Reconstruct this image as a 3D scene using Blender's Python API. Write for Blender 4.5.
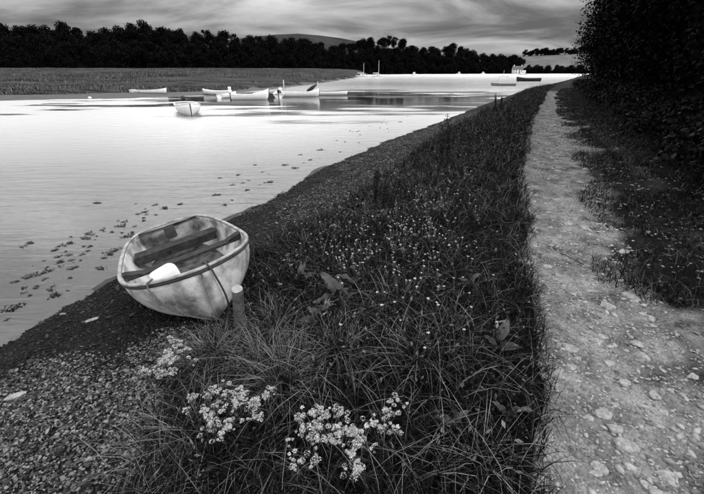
import bpy, math, random
import numpy as np
from mathutils import Vector, Matrix
rng = np.random.default_rng(11); random.seed(11)
S = bpy.context.scene
for o in list(bpy.data.objects): bpy.data.objects.remove(o)

# ------------------------------------------------------------------ camera
F, CX, CY, CAMZ = 364.0, 352.0, 235.0, 1.65
PITCH = math.atan((CY - 71.0) / F)
pc, ps = math.cos(PITCH), math.sin(PITCH)
cam = bpy.data.cameras.new('camera'); cob = bpy.data.objects.new('camera', cam)
S.collection.objects.link(cob); S.camera = cob
cob.location = (0, 0, CAMZ); cob.rotation_euler = (math.pi/2 - PITCH, 0, 0)
cam.sensor_fit = 'HORIZONTAL'; cam.sensor_width = 36; cam.lens = F/704*36
cam.shift_y = -12/704; cam.clip_start = .05; cam.clip_end = 6000
S.render.resolution_x, S.render.resolution_y = 1024, 719

# ------------------------------------------------------------------ sky, sun, exposure
SKX, SKZ, SKS = .8, 3.1, .9
SUN_AZ, SUN_EL = math.radians(128), math.radians(46)
W = bpy.data.worlds.new('World'); S.world = W; W.use_nodes = True
nt = W.node_tree; nt.nodes.clear()
def N(t, **k):
    n = nt.nodes.new(t)
    for a, b in k.items(): setattr(n, a, b)
    return n
def MATH(op, a, b=None, c=None, clamp=False):
    n = N('ShaderNodeMath', operation=op, use_clamp=clamp)
    for i, v in enumerate((a, b, c)):
        if v is None: continue
        if isinstance(v, (int, float)): n.inputs[i].default_value = v
        else: nt.links.new(v, n.inputs[i])
    return n.outputs[0]
sky = N('ShaderNodeTexSky', sky_type='NISHITA', sun_disc=False)
sky.sun_elevation = SUN_EL; sky.sun_rotation = SUN_AZ
bw = N('ShaderNodeRGBToBW'); nt.links.new(sky.outputs[0], bw.inputs[0])
tc = N('ShaderNodeTexCoord'); sx = N('ShaderNodeSeparateXYZ'); nt.links.new(tc.outputs['Generated'], sx.inputs[0])
zc = MATH('MAXIMUM', sx.outputs[2], 0.0); den = MATH('ADD', zc, 0.15)
cv = N('ShaderNodeCombineXYZ')
nt.links.new(MATH('MULTIPLY', MATH('DIVIDE', sx.outputs[0], den), SKX), cv.inputs[0]); nt.links.new(MATH('DIVIDE', sx.outputs[1], den), cv.inputs[1])
cv.inputs[2].default_value = SKZ
n1 = N('ShaderNodeTexNoise'); n1.inputs['Scale'].default_value = SKS; n1.inputs['Detail'].default_value = 9
n1.inputs['Roughness'].default_value = .56; n1.inputs['Distortion'].default_value = .5
nt.links.new(cv.outputs[0], n1.inputs['Vector'])
cr = N('ShaderNodeMapRange', interpolation_type='SMOOTHSTEP')
for i, v in ((1, .33), (2, .68), (3, .32), (4, 1.65)): cr.inputs[i].default_value = v
nt.links.new(n1.outputs[0], cr.inputs[0])
gr = N('ShaderNodeMapRange', interpolation_type='SMOOTHSTEP')     # overcast sky, three to four times brighter overhead
for i, v in ((1, .10), (2, .36), (3, .22), (4, 1.8)): gr.inputs[i].default_value = v
nt.links.new(zc, gr.inputs[0])
cl = MATH('MULTIPLY', MATH('MULTIPLY', cr.outputs[0], gr.outputs[0]), 10.0)
mx = MATH('ADD', MATH('MULTIPLY', bw.outputs[0], .06), MATH('MULTIPLY', cl, .94))
bg = N('ShaderNodeBackground'); nt.links.new(mx, bg.inputs[0]); bg.inputs[1].default_value = .1
wo = N('ShaderNodeOutputWorld'); nt.links.new(bg.outputs[0], wo.inputs[0])

sl = bpy.data.lights.new('sun', 'SUN'); sl.energy = 1.0; sl.angle = math.radians(12); sl.color = (1, .995, .985)
so = bpy.data.objects.new('sun', sl); S.collection.objects.link(so)
sd = Vector((math.sin(SUN_AZ)*math.cos(SUN_EL), math.cos(SUN_AZ)*math.cos(SUN_EL), math.sin(SUN_EL)))
so.rotation_euler = sd.to_track_quat('Z', 'Y').to_euler()
S.view_settings.view_transform = 'Standard'; S.view_settings.look = 'None'
S.view_settings.gamma = 1; S.view_settings.exposure = .55
S.render.engine = 'CYCLES'

# ------------------------------------------------------------------ helpers
def ray(px, py):
    x, y = (px-CX)/F, -(py-CY)/F
    return np.array([x, pc + ps*y, -ps + pc*y])
def on_z(px, py, z):
    r = ray(px, py); return r*((z-CAMZ)/r[2]) + [0, 0, CAMZ]
def at_Y(px, py, Y):
    r = ray(px, py); return r*(Y/r[1]) + [0, 0, CAMZ]

def vnoise(x, y, seed=0):
    x = np.asarray(x, float); y = np.asarray(y, float)
    xi, yi = np.floor(x), np.floor(y); fx, fy = x-xi, y-yi
    fx = fx*fx*(3-2*fx); fy = fy*fy*(3-2*fy)
    def h(a, b):
        v = np.sin(a*127.1 + b*311.7 + seed*74.7)*43758.5453
        return v - np.floor(v)
    return ((h(xi, yi)*(1-fx)+h(xi+1, yi)*fx)*(1-fy) + (h(xi, yi+1)*(1-fx)+h(xi+1, yi+1)*fx)*fy)*2-1
def fbm(x, y, sc, oct=3, seed=0):
    r = 0; a = 1
    for i in range(oct):
        r = r + a*vnoise(np.asarray(x)*sc, np.asarray(y)*sc, seed+i); a *= .5; sc *= 2.1
    return r

def tag(o, label=None, cat=None, group=None, kind=None):
    if label: o['label'] = label
    if cat: o['category'] = cat
    if group: o['group'] = group
    if kind: o['kind'] = kind
    return o
def link(o, parent=None):
    S.collection.objects.link(o)
    if parent: o.parent = parent
    return o
def meshdata(name, V, faces, mat, smooth=False):
    """faces: list of int arrays (n,k) or a list of tuples"""
    me = bpy.data.meshes.new(name)
    if len(faces) and isinstance(faces[0], np.ndarray):
        V = np.asarray(V, np.float32)
        me.vertices.add(len(V)); me.vertices.foreach_set('co', V.ravel())
        li = np.concatenate([f.ravel() for f in faces]).astype(np.int32)
        tot = np.concatenate([np.full(len(f), f.shape[1]) for f in faces]).astype(np.int32)
        st = np.concatenate([[0], np.cumsum(tot)[:-1]]).astype(np.int32)
        me.loops.add(len(li)); me.loops.foreach_set('vertex_index', li)
        me.polygons.add(len(tot)); me.polygons.foreach_set('loop_start', st)
        me.update(calc_edges=True)
    else:
        me.from_pydata([tuple(map(float, v)) for v in V], [], [tuple(map(int, f)) for f in faces]); me.update()
    if smooth: me.polygons.foreach_set('use_smooth', np.ones(len(me.polygons), bool))
    me.materials.append(mat)
    return me
def mk(name, V, faces, mat, parent=None, smooth=False):
    return link(bpy.data.objects.new(name, meshdata(name, V, faces, mat, smooth)), parent)
def empty(name, loc=(0, 0, 0), rot=(0, 0, 0), scale=1.0):
    o = bpy.data.objects.new(name, None); o.location = loc; o.rotation_euler = rot; o.scale = (scale,)*3
    o.empty_display_size = .1
    return link(o)
def copy_tree(o, parent=None):
    c = o.copy(); S.collection.objects.link(c)
    if parent: c.parent = parent
    for ch in list(o.children): copy_tree(ch, c)
    return c

class MB:
    def __init__(s): s.V = []; s.Fc = []
    def add(s, V, Fs):
        n = len(s.V); s.V += [tuple(v) for v in V]; s.Fc += [tuple(i+n for i in f) for f in Fs]; return s
    def tube(s, P, R, sides=7, cap=True):
        P = [Vector(p) for p in P]; R = R if hasattr(R, '__len__') else [R]*len(P)
        n = len(s.V); up = Vector((.31, .17, .93))
        for i, p in enumerate(P):
            d = (P[min(i+1, len(P)-1)] - P[max(i-1, 0)]).normalized()
            a = d.cross(up)
            if a.length < .05: a = d.cross(Vector((1, 0, 0)))
            a.normalize(); b = d.cross(a)
            for k in range(sides):
                t = 2*math.pi*k/sides
                s.V.append(tuple(p + (a*math.cos(t)+b*math.sin(t))*R[i]))
        for i in range(len(P)-1):
            for k in range(sides):
                k2 = (k+1) % sides
                s.Fc.append((n+i*sides+k, n+i*sides+k2, n+(i+1)*sides+k2, n+(i+1)*sides+k))
        if cap:
            s.Fc.append(tuple(n+k for k in range(sides))[::-1]); s.Fc.append(tuple(n+(len(P)-1)*sides+k for k in range(sides)))
        return s
    def box(s, c, d, M=None, bev=0.0):
        hx, hy, hz = d[0]/2, d[1]/2, d[2]/2; b = bev
        V = []
        for z, q in ((-hz, b), (-hz+b, 0), (hz-b, 0), (hz, b)) if b else ((-hz, 0), (hz, 0)):
            X, Y = hx-q, hy-q
            if b:
                e = b
                V += [(-hx+q+ (0 if q else 0), -Y+e, z), (-X+e, -Y, z), (X-e, -Y, z), (X, -Y+e, z), (X, Y-e, z), (X-e, Y, z), (-X+e, Y, z), (-X, Y-e, z)]
            else: V += [(-X, -Y, z), (X, -Y, z), (X, Y, z), (-X, Y, z)]
        k = 8 if b else 4; L = len(V)//k
        Fs = [tuple(range(k))[::-1], tuple((L-1)*k+i for i in range(k))]
        for j in range(L-1):
            for i in range(k): Fs.append((j*k+i, j*k+(i+1) % k, (j+1)*k+(i+1) % k, (j+1)*k+i))
        if M is None: M = Matrix()
        return s.add([tuple(M @ (Vector(v)) + Vector(c)) for v in V], Fs)
    def build(s, name, mat, parent=None, smooth=False):
        return mk(name, s.V, s.Fc, mat, parent, smooth)

# ------------------------------------------------------------------ materials (black and white scene: all neutral greys)
SPEC = dict(grass_blade=.06, dead_grass=.08, weed_leaf=.08, bank_soil=.03, hill_scrub=0, bramble_leaf=.04, verge_earth=.05, shingle=.05, marsh_grass=.05, marsh_ground=.05, bark=.03, far_foliage=.02, hedge_foliage=.02, wet_pebble=.12, dry_pebble=.08, path_gravel=.08, path_stone_small=.08, stone_pale=.08, dark_wood=.15, bilge_floor=.1, dock_leaf=.15, seed_head=.03, plant_stem=.05, pale_field=.03, moor=.03, estuary_mud=.15)
def nmat(name, lo, hi, scale=4, detail=6, rough=.85, bump=0, bscale=None, island=0, spec=.3, obj=True, stops=(.3, .7), vor=0, mid=None, vmix=.5, stretch=None):
    m = bpy.data.materials.new(name); m.use_nodes = True; t = m.node_tree; nd = t.nodes; lk = t.links
    b = nd['Principled BSDF']; b.inputs['Roughness'].default_value = rough; b.inputs['Specular IOR Level'].default_value = SPEC.get(name, spec)
    c = nd.new('ShaderNodeTexCoord'); n = nd.new('ShaderNodeTexNoise')
    n.inputs['Scale'].default_value = scale; n.inputs['Detail'].default_value = detail; n.inputs['Roughness'].default_value = .62
    lk.new(c.outputs['Object'], n.inputs['Vector'])
    if stretch:
        sm = nd.new('ShaderNodeMapping'); sm.inputs['Scale'].default_value = stretch; lk.new(c.outputs['Object'], sm.inputs[0]); lk.new(sm.outputs[0], n.inputs['Vector'])
    fac = n.outputs[0]
    if island:
        g = nd.new('ShaderNodeNewGeometry'); a = nd.new('ShaderNodeMath'); a.operation = 'MULTIPLY_ADD'
        lk.new(g.outputs['Random Per Island'], a.inputs[0]); a.inputs[1].default_value = island
        s_ = nd.new('ShaderNodeMath'); s_.operation = 'MULTIPLY_ADD'; lk.new(fac, s_.inputs[0]); s_.inputs[1].default_value = 1-island
        s_.inputs[2].default_value = 0; lk.new(s_.outputs[0], a.inputs[2]); fac = a.outputs[0]
    if vor:
        v = nd.new('ShaderNodeTexVoronoi'); v.inputs['Scale'].default_value = vor; lk.new(c.outputs['Object'], v.inputs['Vector'])
        q = nd.new('ShaderNodeMix'); q.data_type = 'FLOAT'; q.inputs[0].default_value = vmix
        sp = nd.new('ShaderNodeSeparateColor'); lk.new(v.outputs['Color'], sp.inputs[0])
        lk.new(fac, q.inputs[2]); lk.new(sp.outputs[0], q.inputs[3]); fac = q.outputs[0]
    r = nd.new('ShaderNodeValToRGB'); r.color_ramp.elements[0].position = stops[0]; r.color_ramp.elements[1].position = stops[1]
    r.color_ramp.elements[0].color = (lo, lo, lo, 1); r.color_ramp.elements[1].color = (hi, hi, hi, 1)
    if mid: el = r.color_ramp.elements.new(mid[0]); el.color = (mid[1],)*3+(1,)
    lk.new(fac, r.inputs[0]); lk.new(r.outputs[0], b.inputs['Base Color'])
    if bump:
        n2 = nd.new('ShaderNodeTexNoise'); n2.inputs['Scale'].default_value = bscale or scale*4; n2.inputs['Detail'].default_value = 5
        lk.new(c.outputs['Object'], n2.inputs['Vector']); h = n2.outputs[0]
        if vor:
            ad = nd.new('ShaderNodeMath'); ad.operation = 'SUBTRACT'; lk.new(h, ad.inputs[0]); lk.new(v.outputs['Distance'], ad.inputs[1]); h = ad.outputs[0]
        bp = nd.new('ShaderNodeBump'); bp.inputs['Strength'].default_value = bump; bp.inputs['Distance'].default_value = .02
        lk.new(h, bp.inputs['Height']); lk.new(bp.outputs[0], b.inputs['Normal'])
    return m
M = dict(
    path=nmat('path_gravel', .035, .26, 3.5, 14, .95, .9, 90, vor=70, stops=(.34, .64), vmix=.12),
    soil=nmat('bank_soil', .002, .006, 5, 6, .95, .6, 40),
    shingle=nmat('shingle', .002, .014, 3, 8, .8, 1, 60, vor=45, spec=.35),
    mud=nmat('estuary_mud', .008, .035, 1.2, 8, .6, .5, 12),
    verge=nmat('verge_earth', .010, .13, 1.6, 12, .95, .8, 70, vor=60, stops=(.45, .72), vmix=.1),
    marsh=nmat('marsh_ground', .003, .05, .5, 9, .9, .4, 6, stretch=(.3, .9, 1), stops=(.38, .66)),
    hill=nmat('hill_scrub', .001, .004, .1, 6, .95),
    field=nmat('pale_field', .06, .12, .05, 6, .95),
    moor=nmat('moor', .014, .035, .02, 6, .95),
    stone_pale=nmat('stone_pale', .10, .32, 2.5, 6, .9, .25, 14),
    stone_isl=nmat('path_stone_small', .07, .32, 9, 5, .92, .3, 60, island=.7, stops=(.1, .95)),
    peb_dark=nmat('wet_pebble', .0008, .03, 9, 4, .5, island=.8, stops=(.25, 1.0), spec=.5),
    peb_dry=nmat('dry_pebble', .006, .20, 9, 4, .85, island=.85, stops=(.1, .95), mid=(.6, .055)),
    grass=nmat('grass_blade', .001, .10, 3, 4, .6, island=.85, stops=(.15, .95), mid=(.75, .005)),
    straw=nmat('dead_grass', .03, .24, 3, 4, .7, island=.7, stops=(.1, 1.0)),
    marshgrass=nmat('marsh_grass', .003, .2, .6, 7, .8, island=.35, stops=(.42, .75), stretch=(.25, .8, 1)),
    leaf=nmat('weed_leaf', .002, .16, 3, 4, .5, island=.85, stops=(.2, .95), mid=(.7, .012)),
    dock=nmat('dock_leaf', .01, .075, 9, 5, .55, .3, 60),
    stem=nmat('plant_stem', .03, .09, 9, 4, .8),
    seed=nmat('seed_head', .01, .035, 40, 4, .9),
    petal=nmat('petal', .4, .6, 30, 3, .7),
    puff=nmat('flower_puff', .22, .62, 30, 3, .9, island=.6),
    disc=nmat('flower_centre', .25, .4, 60, 3, .9),
    tree=nmat('far_foliage', .0015, .009, .25, 4, .8, island=.6, stops=(.2, 1.0), spec=.1),
    hedge=nmat('hedge_foliage', .0007, .004, 1.0, 4, .6, island=.7, stops=(.3, 1.0), spec=.15),
    bramble=nmat('bramble_leaf', .0008, .018, 3, 4, .5, island=.8, stops=(.4, 1.0)),
    bark=nmat('bark', .015, .05, 8, 6, .95, .6, 30),
    hull=nmat('weathered_hull', .09, .46, 3.4, 11, .6, .2, 40, stops=(.36, .58)),
    inner=nmat('weathered_inside', .12, .42, 5, 9, .75, .2, 40, stops=(.36, .6)),
    bilge=nmat('bilge_floor', .005, .12, 7, 8, .8, .3, 40, stops=(.35, .7)),
    rail=nmat('gunwale_cap', .10, .36, 9, 8, .7, .2, 60),
    fender=nmat('rubbing_strake', .012, .05, 8, 6, .7, .2, 60),
    wood=nmat('dark_wood', .005, .035, 14, 8, .75, .4, 50),
    postw=nmat('post_wood', .02, .12, 11, 8, .9, .6, 50),
    posttop=nmat('post_end_grain', .16, .3, 25, 6, .9, .4, 90),
    rope=nmat('rope', .03, .14, 60, 4, .95, .5, 200),
    white=nmat('white_paint', .68, .8, 5, 4, .45),
    plastic=nmat('white_plastic', .6, .7, 6, 4, .4),
    black=nmat('black_plastic', .01, .025, 12, 4, .45),
    darkhull=nmat('dark_hull', .012, .03, 5, 4, .5),
    pale=nmat('pale_grey_paint', .16, .26, 5, 5, .6),
    roof=nmat('slate_roof', .05, .1, 2, 5, .8),
    wall=nmat('white_wall', .62, .75, 1, 5, .9),
    glass=nmat('window_glass', .01, .02, 2, 2, .1, spec=.6),
    alu=nmat('mast_metal', .45, .6, 5, 3, .35),
    weed=nmat('seaweed', .006, .03, 12, 4, .35, island=.6, spec=.6),
)
def water_mat():
    m = bpy.data.materials.new('estuary_water'); m.use_nodes = True; t = m.node_tree; nd = t.nodes; lk = t.links; nd.clear()
    c = nd.new('ShaderNodeTexCoord')
    def noise(sc, det, stretch):
        mp = nd.new('ShaderNodeMapping'); mp.inputs['Scale'].default_value = stretch; mp.inputs['Rotation'].default_value = (0, 0, math.radians(-28))
        lk.new(c.outputs['Object'], mp.inputs[0]); n = nd.new('ShaderNodeTexNoise'); n.inputs['Scale'].default_value = sc; n.inputs['Detail'].default_value = det
        lk.new(mp.outputs[0], n.inputs['Vector']); return n.outputs[0]
    a = noise(3.2, 4, (.35, 1.6, 1)); b = noise(11, 3, (.6, 1.4, 1)); p = noise(.05, 3, (1, 1, 1))
    s1 = nd.new('ShaderNodeMath'); s1.operation = 'MULTIPLY_ADD'; lk.new(b, s1.inputs[0]); s1.inputs[1].default_value = .22; lk.new(a, s1.inputs[2])
    bp = nd.new('ShaderNodeBump'); bp.inputs['Distance'].default_value = .05; lk.new(s1.outputs[0], bp.inputs['Height'])
    mr = nd.new('ShaderNodeMapRange'); lk.new(p, mr.inputs[0])
    for i, v in ((1, .38), (2, .62), (3, .22), (4, .8)): mr.inputs[i].default_value = v
    lk.new(mr.outputs[0], bp.inputs['Strength'])
    # sheltered calm patch round the moored boats, wind-rippled water elsewhere
    cm = nd.new('ShaderNodeMapping'); cm.vector_type = 'TEXTURE'; cm.inputs['Location'].default_value = (-1, 40, 0); cm.inputs['Scale'].default_value = (21, 15, 50)
    ob = nd.new('ShaderNodeVectorMath'); ob.operation = 'ADD'; lk.new(c.outputs['Object'], ob.inputs[0])
    pn = noise(.35, 4, (.35, 1.2, 1)); pm = nd.new('ShaderNodeMath'); pm.operation = 'MULTIPLY_ADD'; lk.new(pn, pm.inputs[0]); pm.inputs[1].default_value = 44; pm.inputs[2].default_value = -22
    cx_ = nd.new('ShaderNodeCombineXYZ'); lk.new(pm.outputs[0], cx_.inputs[0]); lk.new(pm.outputs[0], cx_.inputs[1]); lk.new(cx_.outputs[0], ob.inputs[1]); lk.new(ob.outputs[0], cm.inputs[0])
    ln = nd.new('ShaderNodeVectorMath'); ln.operation = 'LENGTH'; zz = nd.new('ShaderNodeVectorMath'); zz.operation = 'MULTIPLY'; zz.inputs[1].default_value = (1, 1, 0); lk.new(cm.outputs[0], zz.inputs[0]); lk.new(zz.outputs[0], ln.inputs[0])
    def rmp(a0, a1, b0, b1):
        q = nd.new('ShaderNodeMapRange'); q.interpolation_type = 'SMOOTHSTEP'; lk.new(ln.outputs['Value'], q.inputs[0])
        for i, v in ((1, a0), (2, a1), (3, b0), (4, b1)): q.inputs[i].default_value = v
        return q.outputs[0]
    sy_ = nd.new('ShaderNodeSeparateXYZ'); lk.new(c.outputs['Object'], sy_.inputs[0]); dv = nd.new('ShaderNodeMath'); dv.operation = 'MULTIPLY'; dv.inputs[1].default_value = .01; lk.new(sy_.outputs[1], dv.inputs[0]); wy = nd.new('ShaderNodeFloatCurve'); lk.new(dv.outputs[0], wy.inputs['Value'])
    cu = wy.mapping.curves[0]; cu.points[0].location = (0, .06); cu.points[1].location = (1, .17)
    for a_, b_ in ((.04, .08), (.09, .22), (.14, .31), (.3, .29), (.65, .18)): cu.points.new(a_, b_)
    wy.mapping.update()
    rw = nd.new('ShaderNodeMix'); rw.data_type = 'FLOAT'; lk.new(rmp(.7, 1.15, 0, 1), rw.inputs[0]); rw.inputs[2].default_value = .04; lk.new(wy.outputs[0], rw.inputs[3]); rg = rw.outputs[0]; st = nd.new('ShaderNodeMath'); st.operation = 'MULTIPLY'; lk.new(mr.outputs[0], st.inputs[0]); lk.new(rmp(.7, 1.15, .22, 1.0), st.inputs[1]); lk.new(st.outputs[0], bp.inputs['Strength'])
    fr = nd.new('ShaderNodeFresnel'); fr.inputs[0].default_value = 1.36; lk.new(bp.outputs[0], fr.inputs['Normal'])
    gl = nd.new('ShaderNodeBsdfGlossy'); lk.new(rg, gl.inputs['Roughness']); gl.inputs['Color'].default_value = (1, 1, 1, 1); lk.new(bp.outputs[0], gl.inputs['Normal'])
    tr = nd.new('ShaderNodeBsdfTransparent'); tr.inputs[0].default_value = (.9, .9, .9, 1)
    mx = nd.new('ShaderNodeMixShader'); lk.new(fr.outputs[0], mx.inputs[0]); lk.new(tr.outputs[0], mx.inputs[1]); lk.new(gl.outputs[0], mx.inputs[2])
    o = nd.new('ShaderNodeOutputMaterial'); lk.new(mx.outputs[0], o.inputs[0])
    return m
M['water'] = water_mat()

# ------------------------------------------------------------------ terrain
ZW = -.85
def ip(tab): 
    a = np.array(tab, float); return lambda y: np.interp(y, a[:, 0], a[:, 1])
def wob(y, amp, sc, seed): return amp*fbm(np.asarray(y, float), 0*np.asarray(y, float)+.5, sc, 3, seed)
_xl = ip([(-6, -.9), (0, .62), (1.08, .92), (1.45, 1.06), (2.05, 1.28), (2.89, 1.59), (4.27, 2.09), (6.55, 3.05), (11.5, 5.37), (17.8, 8.58), (26, 12.8), (33.7, 16.63), (45, 23), (70, 38), (130, 74), (900, 560)])
_xr = ip([(-6, .55), (0, 1.5), (1.08, 1.78), (1.45, 1.96), (2.05, 2.2), (3.29, 2.72), (4.86, 3.46), (7.37, 4.72), (11.5, 6.75), (17.8, 9.75), (26, 13.9), (33.7, 18.0), (45, 24.6), (70, 40), (130, 76.5), (900, 563)])
_xh = ip([(-6, 2.2), (0, 3.1), (2.4, 3.9), (4.56, 4.7), (7.9, 6.3), (13.1, 8.7), (22.7, 13.4), (39, 22.2), (70, 42.5), (130, 79.5), (900, 567)])
xw = ip([(-6, -4.7), (0, -3.95), (2.87, -3.52), (3.45, -3.35), (4.04, -3.13), (6.48, -2.13), (10.5, -.64), (14.3, 1.27), (20.3, 4.73), (30.1, 10.0), (51, 21.9), (77, 38.8), (120, 66), (200, 118), (900, 545)])
_xg = ip([(-6, -1.9), (0, -1.45), (1.4, -1.32), (1.9, -1.42), (2.4, -1.35), (2.74, -1.12), (4.29, -1.19), (6.06, -0.12), (8.54, 1.00), (11.75, 2.42), (20.4, 6.97), (38, 16.4), (51, 22.9), (77, 40), (120, 68.2), (200, 121), (900, 549)])
xl = lambda y: _xl(y) + wob(y, .11, 1.3, 3); xr = lambda y: _xr(y) + wob(y, .12, .9, 5)
xg = lambda y: _xg(y) + wob(y, .12, 1.1, 7); xh = lambda y: _xh(y) + wob(y, .15, .7, 9)
_ym = ip([(-900, -60), (-200, 8), (-60, 29), (-32, 35.4), (-24.7, 38), (-16.7, 43.5), (-11.8, 57), (-5.5, 98), (3.7, 185), (14, 330), (30, 900)])
def ym(x, y): return _ym(x) + 1.6*fbm(x, y, .12, 3, 21)
BOAT = (-1.853, 3.731, -.705); BHD, BPT = -.995, .136
def height(x, y):
    x = np.asarray(x, float); y = np.asarray(y, float)
    L, R, G, Wt, Hd = xl(y), xr(y), xg(y), xw(y), xh(y)
    far = np.clip((y-35)/60, 0, 1)
    # left: grassy bank then foreshore
    s1 = np.clip((L-x)/(L-G), 0, 1)
    zb = np.interp(s1, [0, .3, .7, 1], [0, -.07, -.3, -.5])
    s2 = np.clip((G-x)/(G-Wt), 0, 1); zf = -.5 - .35*s2
    dw = np.clip(Wt-x, 0, None); zs = ZW - np.minimum(.05*dw, .5) - .02*np.minimum(dw, 20)
    z = np.where(x >= L, 0.0, np.where(x >= G, zb, np.where(x >= Wt, zf, zs)))
    # path ruts, verge, hedge bank
    u = np.clip((x-L)/(R-L), 0, 1); z = z - np.where((x > L) & (x < R), .03*np.sin(np.pi*u), 0)
    h = np.clip((x-Hd)/1.6, 0, 1); z = z + .95*h*h*(3-2*h) + .06*np.clip(x-Hd-1.6, 0, 40)
    v = np.clip((x-R)/np.maximum(Hd-R, .1), 0, 1); z = z + np.where(x > R, .10*v, 0)
    # marsh across the water
    d = y-ym(x, y)
    zm = ZW + np.interp(d, [-12, 0, 7, 10, 30, 120, 400], [-.5, 0, .22, .5, .95, 3.5, 3.7]) + .08*fbm(x, y, .2, 3, 31)*np.clip(d/6, 0, 1)
    left = (x < Wt-3)
    z = np.where(left & (d > -12), np.maximum(z, zm), z)
    # low broken mud bar showing off the marsh
    bar = ZW - .005 + .11*fbm(x*.22, y*1.3, .8, 3, 67) - .9*np.clip(np.abs(y-32.4-.04*x)-1.1, 0, 2) - .5*np.clip(np.abs(x+15)-11, 0, 3)
    reflection_bar = ZW - .03 + .13*fbm(x*.22, y*1.1, .7, 3, 68) - .5*np.clip(np.abs(y-41-.35*x)-3.0, 0, 2) - .5*np.clip(np.abs(x-4.5)-8, 0, 3)  # added dark shoal, standing in for the trees' broken reflection
    z = np.where(left, np.maximum(z, np.maximum(bar, reflection_bar)), z)
    # hollow the dinghy has settled into
    bx_ = (x-BOAT[0])*math.cos(BHD)+(y-BOAT[1])*math.sin(BHD); by_ = -(x-BOAT[0])*math.sin(BHD)+(y-BOAT[1])*math.cos(BHD)
    e = (bx_/1.3)**2+(by_/.66)**2; cup = BOAT[2]+bx_*math.tan(BPT)-.03+.30*np.clip(e, 0, 2)**2
    z = np.where(e < 1.4, np.minimum(z, cup), z)
    rough = np.where(x < Wt, .015, np.where(x < G, .02, np.where(x < L, .04, np.where(x < R, .012, .05))))
    rough = np.where(e < 1.2, .004, rough)
    return z + rough*fbm(x, y, 2.2, 3, 41) + .004*fbm(x, y, 14, 2, 47)
def ground(px, py, dz=0.0):
    z = -.3
    for i in range(40):
        p = on_z(px, py, z); z = .6*z + .4*(float(height(p[0], p[1]))+dz)
    p = on_z(px, py, z); p[2] = float(height(p[0], p[1])); return p

NR = 440; k = np.arange(NR); ys = -5 + 3.33*(np.exp(.0121*k)-1); ys = np.append(ys, [900, 1400])
segs = [('marsh', 150), ('seabed', 60), ('foreshore', 56), ('bank', 60), ('path', 48), ('verge', 40), ('hedge_bank', 46), ('land', 12)]
knots = [np.minimum(xw(ys)-10, -1.5*np.abs(ys)-60), xw(ys)-9, xw(ys), xg(ys), xl(ys), xr(ys), xh(ys), xh(ys)+5, xh(ys)+60+ys*.4]
cols = []; own = []
for i, (nm, n) in enumerate(segs):
    for j in range(n):
        t = j/n
        if nm == 'marsh': t = 1-(1-t)**1.6
        cols.append(knots[i]*(1-t)+knots[i+1]*t); own.append(nm)
cols.append(knots[-1]); GX = np.stack(cols, 1); GY = np.repeat(ys[:, None], GX.shape[1], 1)
GZ = height(GX, GY); nc = GX.shape[1]
Vall = np.stack([GX, GY, GZ], -1).reshape(-1, 3)
I, J = np.meshgrid(np.arange(len(ys)-1), np.arange(nc-1), indexing='ij')
Q = np.stack([I*nc+J, I*nc+J+1, (I+1)*nc+J+1, (I+1)*nc+J], -1).reshape(-1, 4)
zone = np.array(own)[J.reshape(-1)]
ctr = Vall[Q].mean(1); marsh = (zone == 'marsh') & (ctr[:, 1] > ym(ctr[:, 0], ctr[:, 1])+6.5)
zone = np.where(zone == 'marsh', np.where(marsh, 'marsh', 'seabed'), zone); zone = np.where(zone == 'land', 'hedge_bank', zone); zone = np.where((zone == 'path') & (ctr[:, 1] > 37+3*fbm(ctr[:, 0], ctr[:, 1], .8, 2, 5)), 'verge', zone)
ZO = {}
for nm, on, mt in (('marsh', 'salt_marsh', 'marsh'), ('seabed', 'mud_flat', 'mud'), ('foreshore', 'foreshore', 'shingle'), ('bank', 'grass_bank', 'soil'), ('path', 'path', 'path'), ('verge', 'path_verge', 'path'), ('hedge_bank', 'hedge_bank', 'soil')):
    q = Q[zone == nm]; u, inv = np.unique(q, return_inverse=True)
    ZO[nm] = tag(mk(on, Vall[u], [inv.reshape(-1, 4)], M[mt], None, True), kind='structure')
# path material runs into dark earth across an uneven edge
def shade_attr(o, name, fn):
    me = o.data; v = np.empty(len(me.vertices)*3, np.float32); me.vertices.foreach_get('co', v); v = v.reshape(-1, 3)
    a = me.attributes.new(name, 'FLOAT', 'POINT'); a.data.foreach_set('value', fn(v[:, 0].astype(float), v[:, 1].astype(float), v[:, 2]).astype(np.float32))
def earth(x, y, z):
    q = (x-xr(y)-.05)/.32 + 1.1*fbm(x, y, 1.6, 3, 58) + .5*fbm(x, y, 6, 2, 59); a = np.clip(q+.3, 0, 1)
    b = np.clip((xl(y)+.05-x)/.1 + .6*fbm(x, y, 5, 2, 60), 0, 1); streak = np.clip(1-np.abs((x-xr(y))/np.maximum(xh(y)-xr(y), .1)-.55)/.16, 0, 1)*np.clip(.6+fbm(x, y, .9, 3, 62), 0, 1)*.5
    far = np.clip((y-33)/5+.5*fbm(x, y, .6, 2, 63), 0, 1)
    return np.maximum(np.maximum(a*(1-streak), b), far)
tp_ = M['path'].node_tree; bs_ = tp_.nodes['Principled BSDF']; src_ = bs_.inputs['Base Color'].links[0].from_socket
an_ = tp_.nodes.new('ShaderNodeAttribute'); an_.attribute_name = 'earth'; mi_ = tp_.nodes.new('ShaderNodeMix'); mi_.data_type = 'RGBA'
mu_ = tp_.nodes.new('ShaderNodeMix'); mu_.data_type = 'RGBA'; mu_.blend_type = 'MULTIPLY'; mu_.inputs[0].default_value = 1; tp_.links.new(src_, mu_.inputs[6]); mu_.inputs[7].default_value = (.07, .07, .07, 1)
tp_.links.new(an_.outputs['Fac'], mi_.inputs[0]); tp_.links.new(src_, mi_.inputs[6]); tp_.links.new(mu_.outputs[2], mi_.inputs[7]); tp_.links.new(mi_.outputs[2], bs_.inputs['Base Color'])
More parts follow.
